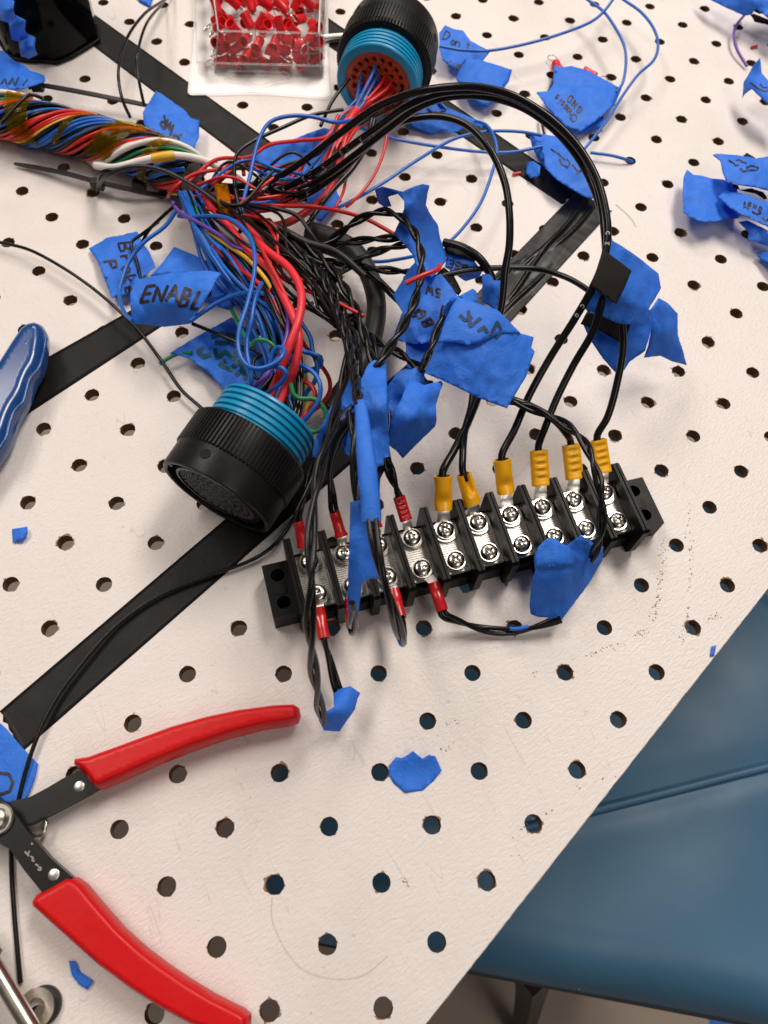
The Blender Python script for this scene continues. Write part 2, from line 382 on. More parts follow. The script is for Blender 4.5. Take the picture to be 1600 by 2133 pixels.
def tube_mesh(mb, P, r, n=8, k=0, cap=True, flat=None):
    P = np.asarray(P, float); T, N, B = frames(P); L = len(P)
    r = np.full(L, r) if np.isscalar(r) else np.asarray(r)
    a = np.arange(n) * 2 * math.pi / n
    V = P[:, None, :] + r[:, None, None] * (np.cos(a)[None, :, None] * N[:, None, :] + (flat or 1.0) * np.sin(a)[None, :, None] * B[:, None, :])
    F = [(j * n + i, j * n + (i + 1) % n, (j + 1) * n + (i + 1) % n, (j + 1) * n + i) for j in range(L - 1) for i in range(n)]
    if cap: F += [tuple(range(n - 1, -1, -1)), tuple((L - 1) * n + i for i in range(n))]
    return mb.add(V.reshape(-1, 3), F, k)
def px(pts): return np.array([U(*p) for p in pts])
def wire_part(parent, pts, r, m, name='wire', world=False, n=8, step=1.6):
    P = smooth_path(np.asarray(pts, float) if world else px(pts), step)
    mb = MB(); tube_mesh(mb, P, r, n); return mb.make(name, M[m], parent, ang=70)
def wire(name, pts, r, m, label, cat='wire', group=None, n=8, world=False):
    P = smooth_path(np.asarray(pts, float) if world else px(pts))
    mb = MB(); tube_mesh(mb, P, r, n); o = mb.make(name, M[m], ang=70)
    return tag(o, label, cat, group)
def twist_paths(P, r, turns_len=13.0, ph=0.0, strands=2, gap=1.02):
    T, N, B = frames(P)
    s = np.r_[0, np.cumsum(np.linalg.norm(np.diff(P, axis=0), axis=1))]
    out = []
    for k in range(strands):
        a = ph + 2 * math.pi * (s / turns_len + k / strands)
        rr = r * gap * (1.0 if strands == 2 else 1.16)
        out.append(P + rr * (np.cos(a)[:, None] * N + np.sin(a)[:, None] * B))
    return out
def twisted(name, pts, r, label, m='w_black', turns=13.0, strands=2, group=None, world=False, ph=0.0, cat='wire pair'):
    P = smooth_path(np.asarray(pts, float) if world else px(pts), 1.2)
    t = thing(name, [P[:, 0].mean(), P[:, 1].mean(), P[:, 2].min()], label, cat, group)
    for Q in twist_paths(P, r, turns, ph, strands):
        mb = MB(); tube_mesh(mb, Q, r, 8); mb.make('wire', M[m], t, ang=70)
    return t

# ---- tape: an outline seen in the photograph, at its own heights, with thickness and crumples
def tps(ctrl):
    C = np.asarray(ctrl, float); n = len(C); sc = 100.0
    X = C[:, :2] / sc; z = C[:, 2]
    if n < 3:
        return lambda x, y: float(z.mean())
    d = np.linalg.norm(X[:, None] - X[None], axis=2)
    K = np.where(d > 0, d ** 2 * np.log(d + 1e-9), 0) + np.eye(n) * 1e-3
    Pm = np.c_[np.ones(n), X]; A = np.block([[K, Pm], [Pm.T, np.zeros((3, 3))]])
    w = np.linalg.lstsq(A, np.r_[z, 0, 0, 0], rcond=1e-9)[0]
    def f(x, y):
        q = np.array([x, y]) / sc; dd = np.linalg.norm(X - q, axis=1)
        ph = np.where(dd > 0, dd ** 2 * np.log(dd + 1e-9), 0)
        return float(ph @ w[:n] + w[n] + q @ w[n + 1:])
    return f
def densify(loop, step, jag, seed, closed=True):
    out = []; n = len(loop)
    for i in range(n if closed else n - 1):
        a = np.array(loop[i], float); b = np.array(loop[(i + 1) % n], float); L = np.linalg.norm(b - a)
        k = max(1, int(L / step)); nn = np.array([-(b - a)[1], (b - a)[0]]) / (L + 1e-9)
        for j in range(k):
            p = a + (b - a) * j / k
            if j: p = p + nn * jag * (noise.noise(Vector((p[0] * .13, p[1] * .13, seed))) + 0.6 * noise.noise(Vector((p[0] * .4, p[1] * .4, seed + 9))))
            out.append(tuple(p))
    return out
class Sheet:
    """height field of one tape piece"""
    def __init__(s, ctrl, crumple, seed, fold=0.035):
        s.f = tps(ctrl); s.c = crumple; s.seed = seed; s.k = fold
        C = np.asarray(ctrl, float)[:, :2]; lo, hi = C.min(0), C.max(0); rg = random.Random(int(seed * 31) + 5); s.cr = []
        if crumple >= .3:                                                  # sharp folds across the piece
            for _ in range(3 if crumple > .45 else 2):
                a = rg.uniform(0, math.pi); s.cr.append((rg.uniform(lo[0], hi[0]), rg.uniform(lo[1], hi[1]), math.cos(a), math.sin(a), rg.choice((-1, 1)) * rg.uniform(1.0, 2.2) * min(1.0, crumple + .2), rg.uniform(10, 26)))
    def h(s, x, y):
        a = noise.noise(Vector((x * s.k, y * s.k, s.seed * 3.7)))
        b = abs(noise.noise(Vector((x * s.k * 1.7 + 5, y * s.k * .8, s.seed * 1.9))))
        c = 0.0
        for X, Y, nx, ny, am, wd in s.cr: c += am * (math.exp(-abs((x - X) * nx + (y - Y) * ny) / wd) - .35)
        return max(0.25, s.f(x, y) + s.c * (1.2 * a - 1.6 * b + 0.5) + c)
    def P(s, x, y, lift=0.0):
        p = U(x, y, s.h(x, y))
        if lift: d = CAM - p; p = p + d / np.linalg.norm(d) * lift
        return p
def sheet_mesh(outline, sh, thick=0.16, step=7, grid=9, jag=1.2):
    lp = densify(outline, step, jag, sh.seed)
    if area(lp) > 0: lp = lp[::-1]
    xs = [p[0] for p in lp]; ys = [p[1] for p in lp]; inner = []
    for gx in np.arange(min(xs) + grid / 2, max(xs), grid):
        for gy in np.arange(min(ys) + grid / 2, max(ys), grid):
            q = (gx + random.uniform(-.2, .2) * grid, gy + random.uniform(-.2, .2) * grid)
            if inpoly(q, lp) and min((q[0] - a) ** 2 + (q[1] - b) ** 2 for a, b in lp) > (grid * .4) ** 2: inner.append(q)
    V2, F = cdt(lp, (), inner)
    F = [f if area([V2[i] for i in f]) < 0 else f[::-1] for f in F]      # picture y runs down
    top = np.array([sh.P(x, y) for x, y in V2])
    d = CAM - top; bot = top - d / np.linalg.norm(d, axis=1)[:, None] * thick
    bot[:, 2] = np.maximum(bot[:, 2], 0.06)
    n = len(V2); V = np.vstack([top, bot]); FF = list(F) + [tuple(n + i for i in f[::-1]) for f in F]
    cnt = {}
    for f in F:
        for a, b in zip(f, f[1:] + f[:1]): cnt[(a, b)] = 1
    for (a, b) in list(cnt):
        if (b, a) not in cnt: FF.append((b, a, n + a, n + b))
    return V, FF
def ribbon(mb, pts, w, sh, lift=0.30, k=0):
    """a pen stroke lying on a sheet"""
    P = densify(pts, 2.5, 0, 0, closed=False) + [tuple(pts[-1])]
    P = np.array(P); T = np.gradient(P, axis=0); T /= np.linalg.norm(T, axis=1)[:, None] + 1e-9
    N = np.c_[-T[:, 1], T[:, 0]]; V = []; F = []
    for i, (p, q) in enumerate(zip(P, N)):
        ww = w / 2 * (1 + 0.18 * noise.noise(Vector((p[0] * .2, p[1] * .2, 3))))
        for sg in (-1, 0, 1): V.append(sh.P(*(p + q * ww * sg), lift=lift))
    for i in range(len(P) - 1):
        for c in (0, 1): F.append((3 * i + c, 3 * i + c + 1, 3 * i + 4 + c, 3 * i + 3 + c))
    mb.add(V, F, k)
FONT = {
 'A': [[(0, 0), (.35, 1), (.7, 0)], [(.15, .4), (.55, .4)]], 'B': [[(0, 0), (.05, 1), (.5, .9), (.5, .62), (.05, .5), (.6, .4), (.6, .1), (0, 0)]],
 'C': [[(.65, .82), (.35, 1), (.05, .7), (.02, .3), (.3, 0), (.65, .15)]], 'D': [[(0, 0), (0, 1), (.45, .9), (.65, .5), (.45, .1), (0, 0)]],
 'E': [[(.6, 1), (0, .95), (0, 0), (.6, .05)], [(0, .5), (.5, .52)]], 'G': [[(.65, .82), (.35, 1), (.05, .7), (.02, .3), (.3, 0), (.62, .15), (.62, .45), (.35, .45)]],
 'J': [[(.1, 1), (.65, 1)], [(.4, 1), (.4, .2), (.2, 0), (0, .2)]], 'L': [[(0, 1), (0, 0), (.55, .05)]], 'N': [[(0, 0), (.02, 1), (.6, 0), (.62, 1)]],
 'O': [[(.3, 1), (.02, .6), (.1, .1), (.35, 0), (.62, .3), (.6, .8), (.3, 1)]], 'P': [[(0, 0), (0, 1), (.5, .92), (.55, .6), (0, .48)]],
 'R': [[(0, 0), (0, 1), (.5, .92), (.5, .6), (0, .5), (.6, 0)]], 'S': [[(.6, .85), (.3, 1), (.05, .75), (.5, .4), (.5, .1), (.2, 0), (0, .15)]],
 'T': [[(0, 1), (.7, 1)], [(.35, 1), (.35, 0)]], 'U': [[(0, 1), (.02, .25), (.3, 0), (.58, .25), (.6, 1)]], 'V': [[(0, 1), (.3, 0), (.65, 1)]],
 'W': [[(0, 1), (.18, 0), (.38, .7), (.56, 0), (.8, 1)]], 'M': [[(0, 0), (.1, 1), (.35, .4), (.6, 1), (.7, 0)]], '5': [[(.6, 1), (.1, 1), (.06, .58), (.45, .55), (.55, .2), (.3, 0), (0, .1)]],
 '2': [[(.05, .8), (.3, 1), (.58, .75), (.02, .02), (.62, .05)]],
 'a': [[(.5, .55), (.2, .6), (.02, .25), (.2, 0), (.48, .2), (.5, .55), (.55, 0)]], 'c': [[(.5, .5), (.25, .6), (.02, .3), (.22, 0), (.5, .1)]], 'e': [[(.02, .3), (.5, .35), (.3, .6), (.05, .4), (.1, .05), (.5, .08)]],
 'h': [[(0, 1), (0, 0)], [(0, .4), (.3, .6), (.48, .4), (.5, 0)]], 'i': [[(.1, .55), (.1, 0)], [(.1, .8), (.12, .86)]], 'k': [[(0, 1), (0, 0)], [(.45, .6), (.02, .3), (.5, 0)]],
 'l': [[(.1, 1), (.1, 0)]], 'n': [[(0, .6), (0, 0)], [(0, .4), (.28, .6), (.48, .4), (.5, 0)]], 'o': [[(.25, .6), (.02, .3), (.25, 0), (.5, .3), (.25, .6)]], 'r': [[(0, .6), (0, 0)], [(0, .35), (.3, .6), (.45, .5)]],
 's': [[(.42, .55), (.15, .6), (.05, .45), (.4, .2), (.3, .02), (.02, .06)]], 't': [[(.25, .9), (.25, .05), (.45, .02)], [(.05, .6), (.5, .6)]], '.': [[(.1, 0), (.16, .06)]],
}
def letters(text, org, d, up, adv=0.85):
    """stroke polylines (pixels) of text with baseline vector d and letter-height vector up"""
    o = np.array(org, float); d = np.array(d, float); up = np.array(up, float); L = np.linalg.norm(up); dn = d / np.linalg.norm(d) * L; out = []
    for ch in text:
        for st in FONT.get(ch, []): out.append([tuple(o + dn * u + up * v) for u, v in st])
        o = o + dn * (adv if ch.isupper() or ch.isdigit() else adv * .78)
    return out
def tape(name, label, outline, ctrl, crumple=0.6, m='blue_tape', seed=None, jag=0.8, text=(), ink='ink', pen=5, grid=9, parent=None, cat='tape', group=None, thick=0.16, fold=0.035):
    seed = (abs(hash(tuple(map(tuple, outline)))) % 977) / 10 if seed is None else seed
    sh = Sheet(ctrl, crumple, seed, fold)
    V, F = sheet_mesh(outline, sh, thick, 7 if grid > 6 else 5, grid, jag)
    o = obj(name, V, F, M[m], parent)
    if parent is None:
        tag(o, label, cat, group); o['_o'] = [float(v) / MM for v in o.location]
    else: o['_o'] = list(parent['_o'])
    if text:
        mb = MB()
        for st in text: ribbon(mb, st, pen, sh)
        mb.make('handwriting', M[ink], o, ang=80)
    return o
def pillow(outline, h_mid, half, R, hmin=0.0, grid=7, top_dip=0.0):
    """solid with the outline as its widest contour at h_mid and edges rounded over R mm; half = half thickness (mm)"""
    lp = densify(outline, 6, 0, 1)
    if area(lp) > 0: lp = lp[::-1]
    A = np.array(lp); Bv = np.roll(A, -1, 0)
    def dist(q):
        ab = Bv - A; t = np.clip(((q - A) * ab).sum(1) / ((ab ** 2).sum(1) + 1e-9), 0, 1)
        return np.min(np.linalg.norm(A + ab * t[:, None] - q, axis=1))
    xs, ys = A[:, 0], A[:, 1]; sc = 5.2; inner = []
    for g in (0.06, 0.2, 0.42, 0.7, 1.0):                                  # contour rings for a clean rounded edge
        C = A.mean(0)
        for i in range(0, len(A), 1):
            tn = np.roll(A, -1, 0)[i] - np.roll(A, 1, 0)[i]; nn = np.array([tn[1], -tn[0]]) / (np.linalg.norm(tn) + 1e-9)
            for sg in (1, -1):
                q = A[i] + nn * sg * g * R * sc
                if inpoly(q, lp) and abs(dist(q) - g * R * sc) < 0.08 * R * sc: inner.append(tuple(q)); break
    gr = max(grid, 6)
    for gx in np.arange(xs.min(), xs.max(), gr):
        for gy in np.arange(ys.min(), ys.max(), gr):
            q = np.array((gx, gy))
            if inpoly(q, lp) and dist(q) > R * sc * 1.08: inner.append((gx, gy))
    V2, F = cdt(lp, (), inner)
    F = [f if area([V2[i] for i in f]) < 0 else f[::-1] for f in F]
    top = []; bot = []
    for x, y in V2:
        d = dist(np.array((x, y))) / sc; t = min(d / R, 1.0); e = math.sqrt(max(0, 1 - (1 - t) ** 2))
        p = U(x, y, h_mid); hz = half * e
        ax = p - CAM; 
        top.append(p + np.array([0, 0, hz])); bot.append(np.array([p[0], p[1], max(hmin, h_mid - hz)]))
    n = len(V2); V = np.vstack([top, bot]); FF = list(F) + [tuple(n + i for i in f[::-1]) for f in F]
    cnt = set((a, b) for f in F for a, b in zip(f, f[1:] + f[:1]))
    for (a, b) in cnt:
        if (b, a) not in cnt: FF.append((b, a, n + a, n + b))
    return V, FF

# ================================================================== the setting
def build_board():
    mb = MB(); n = 28; R = 3.15; TH = 5.2; h = 25.4 / 2; s2 = 2 ** -.5
    sq = []
    for i in range(n):
        a = 2 * math.pi * (i + .5) / n; c, q = math.cos(a), math.sin(a); k = h / max(abs(c), abs(q)); sq.append((c * k, q * k))
    # make the square corners exact
    for cx_, cy_ in ((h, h), (-h, h), (-h, -h), (h, -h)):
        j = min(range(n), key=lambda t: (sq[t][0] - cx_) ** 2 + (sq[t][1] - cy_) ** 2); sq[j] = (cx_, cy_)
    for i in range(-11, 27):
        for j in range(-27, 3):
            C = LAT(i, j)
            def w(u, v, z): return (C[0] + (u + v) * s2, C[1] + (u - v) * s2, z)
            rg = [R + random.gauss(0, .025) + (random.uniform(-.2, .1) if random.random() < .04 else 0) for _ in range(n)]
            ci = [(rg[t] * math.cos(2 * math.pi * (t + .5) / n), rg[t] * math.sin(2 * math.pi * (t + .5) / n)) for t in range(n)]
            V = [w(*p, 0) for p in sq] + [w(*p, 0) for p in ci] + [w(p[0] * .985, p[1] * .985, -TH) for p in ci] + [w(*p, -TH) for p in sq]
            F = []; K = []
            for t in range(n):
                u = (t + 1) % n
                F += [(u, t, n + t, n + u), (n + u, n + t, 2 * n + t, 2 * n + u), (2 * n + u, 2 * n + t, 3 * n + t, 3 * n + u)]; K += [0, 1, 1]
            o = len(mb.V); mb.V += V; mb.F += [tuple(a + o for a in f) for f in F]; mb.fm += K
    # cut edge along j = 2.5, a little ragged
    a, b = -11.5, 26.5; N = 900; V = []
    for t in range(N + 1):
        i = a + (b - a) * t / N
        e = 2.5 - 0.0 ; q = abs(noise.noise(Vector((i * 6, 1.3, 0)))) * 0.012 + (0.02 if noise.noise(Vector((i * 2.1, 7, 0))) > .42 else 0) * abs(noise.noise(Vector((i * 17, 3, 0))))
        V += [LAT(i, e, 0), LAT(i, e + .014 - q, -.35), LAT(i, e + .014 - q * .4, -TH)]
    F = []
    for t in range(N):
        F += [(3 * t, 3 * t + 1, 3 * t + 4, 3 * t + 3), (3 * t + 1, 3 * t + 2, 3 * t + 5, 3 * t + 4)]
    o = len(mb.V); mb.V += [tuple(v) for v in V]; mb.F += [tuple(x + o for x in f) for f in F]; mb.fm += [0, 1] * N
    ob = obj('pegboard', mb.V, mb.F, None, None, True, False, [M['board'], M['fibre']], mb.fm)
    return tag(ob, 'white pegboard table top with a square grid of round holes', 'pegboard', kind='structure')
build_board()

fl = MB(); fl.add([(-3000, -3000, -740), (3000, -3000, -740), (3000, 3000, -740), (-3000, 3000, -740)], [(0, 1, 2, 3)])
tag(fl.make('floor', M['floor'], local=True), 'beige floor below the table', 'floor', kind='structure')

# chair pushed under the table: padded vinyl seat on a dark frame
def chair():
    rz = math.radians(-10.5); org = np.array([155, 110, -740.])
    t = thing('chair', org, 'blue vinyl padded chair pushed under the corner of the pegboard table', 'chair', rz=rz)
    cz = 510.0                                                            # seat top above the floor -> z = -230
    hw, hd, rad = 200, 205, 40                                            # half width, half depth, corner radius (local, mm)
    mb = MB(); nx, ny = 110, 130
    def loc(w):
        d = np.array(w) - org; return (math.cos(rz) * d[0] + math.sin(rz) * d[1], -math.sin(rz) * d[0] + math.cos(rz) * d[1], d[2])
    wa, wb = loc(U(1230, 1690, -231)), loc(U(1600, 1597, -231)); wm_ = (wb[1] - wa[1]) / (wb[0] - wa[0]); wc = wa[1] - wm_ * wa[0]; wn = math.hypot(1, wm_)
    def prof(u, v):
        # distance to the rounded rectangle edge
        qx = max(abs(u) - (hw - rad), 0); qy = max(abs(v) - (hd - rad), 0)
        d = rad - math.hypot(qx, qy) if (qx > 0 or qy > 0) else min(hw - abs(u), hd - abs(v))
        d = min(d, hw - abs(u) if qx == 0 and qy == 0 else d)
        return d
    V = []; idx = {}
    for i in range(nx + 1):
        for j in range(ny + 1):
            u = -hw + 2 * hw * i / nx; v = -hd + 2 * hd * j / ny
            # pull the grid corners onto the rounded outline
            qx = max(abs(u) - (hw - rad), 0); qy = max(abs(v) - (hd - rad), 0); L = math.hypot(qx, qy)
            if L > rad and L > 0:
                f = rad / L; u = math.copysign(hw - rad + qx * f, u); v = math.copysign(hd - rad + qy * f, v)
            d = max(0, prof(u, v)); e = min(d / 36, 1)
            z = cz - 34 * (1 - math.sqrt(max(0, 1 - (1 - e) ** 2))) + 5 * noise.noise(Vector((u * .011, v * .011, 4)))
            # stitched welt across the pad
            w = (v - wc - wm_ * u) / wn
            z -= 3.4 * math.exp(-(w / 9.0) ** 2)
            w2 = (v - 20) * 0.75 + (u - 190) * 0.66
            z -= 4 * math.exp(-(w2 / 4.0) ** 2)
            V.append((u, v, z)); idx[i, j] = len(V) - 1
    F = [(idx[i, j], idx[i + 1, j], idx[i + 1, j + 1], idx[i, j + 1]) for i in range(nx) for j in range(ny)]
    mb.add(V, F); mb.make('seat', M['vinyl'], t, True, ang=80)
    mb = MB(); tube_mesh(mb, smooth_path([(u, wc + wm_ * u, cz - 1.6 + 5 * noise.noise(Vector((u * .011, (wc + wm_ * u) * .011, 4)))) for u in np.linspace(-165, 165, 40)], 5), 2.6, 12); mb.make('welt', M['vinyl'], t, True)
    # board under the pad with a dark edge
    mb = MB(); o2 = []
    for q in range(48):
        a = 2 * math.pi * q / 48; c, s = math.cos(a), math.sin(a)
        o2.append((math.copysign(hw - rad, c) + (rad + 1.5) * c, math.copysign(hd - rad, s) + (rad + 1.5) * s))
    plate(mb, o2, [], cz - 52, cz - 33, bottom=True); mb.make('seat_base', M['chair_metal'], t, True)
    mb = MB(); tube_mesh(mb, smooth_path([loc(U(1112, 2030, -285)), loc(U(1103, 2085, -500)), loc(U(1085, 2165, -739))], 20), 12.5, 4); mb.make('leg', M['chair_metal'], t, True)
    for sx in (-1, 1):
        for sy in (-1, 1):
            if sx < 0 and sy < 0: continue
            mb = MB(); mb.box(sx * 150 - 9 + 10, sx * 150 + 9 + 10, sy * 165 - 9, sy * 165 + 9, 0, cz - 52, 1.5); mb.make('leg', M['chair_metal'], t, True)
    for sy in (-1, 1):
        mb = MB(); mb.box(-140, 160, sy * 165 - 6, sy * 165 + 6, 180, 200, 1.5); mb.make('stretcher', M['chair_metal'], t, True)
    return t
chair()
fs = U(1520, 2128, -739)
mb = MB(); mb.add([(fs[0] + a, fs[1] + b, -739 + c) for a, b, c in ((-22, -18, 0), (26, -22, 1), (30, 10, 5), (4, 22, 2), (-24, 14, 0))], [(0, 1, 2, 3, 4)])
tag(mb.make('tape_scrap', M['blue_tape']), 'blue tape scrap lying on the floor below the chair', 'tape scrap')

# black tape strips stuck flat on the board
def strip(label, pts, z=0.10, m='black_tape', ragged=1.0, seed=1.0, lift=None, n=70, k=9):
    """pts = four lattice corners a0,a1 (one edge), b0,b1 (other edge); lift(u,v) adds wrinkles in mm"""
    a0, a1, b0, b1 = map(np.array, pts); V = []; F = []
    for i in range(n + 1):
        t = i / n; a = a0 + (a1 - a0) * t; b = b0 + (b1 - b0) * t
        for j in range(k + 1):
            s = j / k; q = a + (b - a) * s
            ex = 0
            if i in (0, n): ex = (noise.noise(Vector((s * 7, seed, i))) * .06) * ragged
            d = (a1 - a0) / np.linalg.norm(a1 - a0)
            q = q + d * ex
            hz = z + 0.05 * (noise.noise(Vector((t * 30, s * 3, seed))) + 1) + (max(0, lift(t, s)) if lift else 0)
            V.append(LAT(q[0], q[1], hz))
    for i in range(n):
        for j in range(k):
            x = i * (k + 1) + j; F.append((x, x + 1, x + k + 2, x + k + 1))
    c = np.cross(V[1] - V[0], V[k + 1] - V[0])
    if c[2] < 0: F = [f[::-1] for f in F]
    nV = len(V); V = V + [v * np.array([1, 1, 0]) + np.array([0, 0, 0.02]) for v in V]
    edge = [i * (k + 1) for i in range(n + 1)]; edge2 = [i * (k + 1) + k for i in range(n + 1)]
    for e in (edge, edge2, list(range(k + 1)), [n * (k + 1) + j for j in range(k + 1)]):
        for a, b in zip(e, e[1:]): F.append((a, b, nV + b, nV + a))
    o = obj('tape_strip', V, F, M[m]); return tag(o, label, 'tape strip', 'black tape strips stuck on the pegboard')
strip('long black tape strip running from the lower left edge under the ribbed connector', ((-3.22, -4.47), (5.5, -4.62), (-3.32, -3.77), (5.5, -3.88)), seed=1)
strip('black tape strip at the left, ending under the ENABL tag, blue handle lying on it', ((-3, -9.55), (4.1, -8.92), (-3, -8.50), (4.1, -8.33)), seed=2)
strip('black tape strip at the top left running from the smoked bin to the wires', ((7.55, -18.0), (7.66, -10.0), (6.82, -18.0), (6.86, -10.0)), seed=3)
strip('black tape strip passing behind the upper connector towards the shiny wrinkled tape', ((11.62, -13.6), (11.42, -5.2), (10.86, -13.6), (10.82, -5.2)), seed=4)
strip('shiny wrinkled black tape strip right of the black wire arcs', ((7.4, -4.80), (11.35, -5.22), (7.3, -3.90), (11.45, -4.36)), z=0.3, seed=5, m='shiny_tape',
      k=36, lift=lambda t, s: 1.6 * max(0, noise.noise(Vector((t * 2.6, s * 1.6, 3))) + .1) + sum(h * math.exp(-((s - c - d * t - .05 * math.sin(t * 9 + p)) / .035) ** 2) * max(0, math.sin(math.pi * min(1, max(0, (t - u) / w)))) for h, c, d, p, u, w in ((1.8, .62, -.25, 0, .1, .6), (1.5, .30, .12, 2, .3, .7), (1.3, .80, -.1, 4, .0, .5), (1.2, .5, .1, 1, .55, .45), (1.0, .15, .1, 3, .05, .4))), n=120)

# ================================================================== terminal block
BA = math.radians(14.6); BO = np.array([-24.85, 68.85, 0.0]); PIT = 13.70; DS = 13.4
bc, bs = math.cos(BA), math.sin(BA)
def BL(x, y, z=0.0): return np.array([BO[0] + x * bc - y * bs, BO[1] + x * bs + y * bc, z])
def screw_mesh():
    V = []; F = []; n = 34; R = 3.35; idx = {}
    for i in range(n + 1):
        for j in range(n + 1):
            # square to disc mapping keeps the rim round
            a, b = -1 + 2 * i / n, -1 + 2 * j / n
            x = a * math.sqrt(1 - b * b / 2); y = b * math.sqrt(1 - a * a / 2); r = math.hypot(x, y)
            z = 1.75 * math.sqrt(max(0, 1 - (r * .93) ** 2.6)) + 0.25
            if r > .985: z = 0.2
            cr = 0.0
            for p, q in ((x, y), (y, x)):
                if abs(q) < 0.125 + .03 * (1 - abs(p)) and abs(p) < .52: cr = max(cr, 1.25 * (1 - (abs(p) / .62) ** 2))
            if abs(x) < .115 and abs(y) < .98: cr = max(cr, .55)
            V.append((x * R, y * R, z - cr)); idx[i, j] = len(V) - 1
    for i in range(n):
        for j in range(n): F.append((idx[i, j], idx[i + 1, j], idx[i + 1, j + 1], idx[i, j + 1]))
    o = len(V); rim = []
    me = bpy.data.meshes.new('screw'); me.from_pydata([tuple(c * MM for c in v) for v in V], [], F)
    me.materials.append(M['chrome']); me.polygons.foreach_set('use_smooth', [True] * len(F)); me.update()
    try: me.set_sharp_from_angle(angle=math.radians(40))
    except Exception: pass
    return me
def terminal_block():
    t = thing('terminal_block', BO, 'black barrier terminal block with ten screw posts lying across the pegboard', 'terminal block', rz=BA)
    x0, x1 = -6.85, -6.85 + 10 * PIT
    # body under the plates
    mb = MB(); mb.box(x0, x1, -10.4, 10.4, 0, 11.2, .5)
    for k in range(10):
        xc = k * PIT
        mb.box(xc - 5.4, xc + 5.4, -12.4, -10.4, 0.4, 9.0, .5); mb.box(xc - 5.4, xc + 5.4, 10.4, 12.4, 0.4, 12.6, .5)
    mb.make('body', M['blk_plastic'], t, True)
    for sx, (a, b) in (('l', (-18.2, x0 + .2)), ('r', (x1 - .2, 143.6))):
        mb = MB(); xm = (a + b) / 2 + (-.6 if sx == 'l' else .6)
        plate(mb, [(a, -11), (b, -11), (b, 11), (a, 11)], [circle(xm, -5.7, 2.6), circle(xm, 5.7, 2.6)], 0, 12.0)
        mb.lathe([(10.4, 2.6), (10.9, 2.5), (11.0, 0.02)] if False else [(12.02, 2.75), (12.35, 2.6), (12.4, .02)], 24, 'z', (xm, 0, 0))
        mb.make('mounting_end', M['blk_plastic'], t, True, ang=30)
    for k in range(11):
        xc = x0 + k * PIT; mb = MB()
        # two ribs with a groove between, feet at both ends
        def rib(xa, xb, top):
            pr = [(-16.3, 3.0), (-15.2, 0.0), (-11.0, 0.0), (-11.0, 1), (11, 1), (11, 0), (15.2, 0), (16.3, 3), (16.3, top - 1.2), (15.3, top), (-15.3, top), (-16.3, top - 1.2)]
            n = len(pr); V = [(xa, y, z) for y, z in pr] + [(xb, y, z) for y, z in pr]
            mb.add(V, [tuple(range(n)), tuple(range(2 * n - 1, n - 1, -1))] + [(i, n + i, n + (i + 1) % n, (i + 1) % n) for i in range(n)])
        rib(xc - 1.4, xc - .25, 21.2); rib(xc - .25, xc + .25, 20.6); rib(xc + .25, xc + 1.4, 21.2)
        mb.make('barrier', M['blk_plastic'], t, True, ang=30)
    # ribbed contact plates
    V = []; F = []; ny = 96; hw = 5.3
    for i in range(ny + 1):
        y = -10.9 + 21.8 * i / ny; z = 13.2 + 0.11 * (1 if (i // 2) % 2 else -1)
        V += [(-hw, y, z), (hw, y, z)]
    for i in range(ny): F.append((2 * i, 2 * i + 1, 2 * i + 3, 2 * i + 2))
    V += [(-hw, -10.9, 11.2), (hw, -10.9, 11.2), (hw, 10.9, 11.2), (-hw, 10.9, 11.2)]; q = len(V) - 4
    F += [(q, q + 1, 1, 0), (q + 2, q + 3, 2 * ny, 2 * ny + 1)]
    for i in range(ny): F += []
    F += [(0, 2 * ny, q + 3, q), (1, q + 1, q + 2, 2 * ny + 1)]
    pm = bpy.data.meshes.new('contact_plate'); pm.from_pydata([tuple(c * MM for c in v) for v in V], [], F); pm.materials.append(M['plate']); pm.update()
    sm = screw_mesh()
    wm = MB(); wm.lathe([(0, 1.6), (0, 4.0), (.75, 4.0), (.75, 1.6)], 32, 'z')
    wo = wm.make('washer', M['chrome'], t, True)
    first = True
    for k in range(10):
        p = bpy.data.objects.new('contact_plate', pm); COL.objects.link(p); p.parent = t; p.location = (k * PIT * MM, 0, 0)
        for s in (1, -1):
            sc = bpy.data.objects.new('screw', sm); COL.objects.link(sc); sc.parent = t
            sc.location = (k * PIT * MM, s * DS / 2 * MM, 0.0152); sc.rotation_euler = (random.uniform(-.04, .04), random.uniform(-.04, .04), random.uniform(0, 6.28))
            w = wo if first else wo.copy()
            if not first: COL.objects.link(w); w.parent = t
            first = False
            w.location = (k * PIT * MM, s * DS / 2 * MM, 0.0146)
    return t
terminal_block()

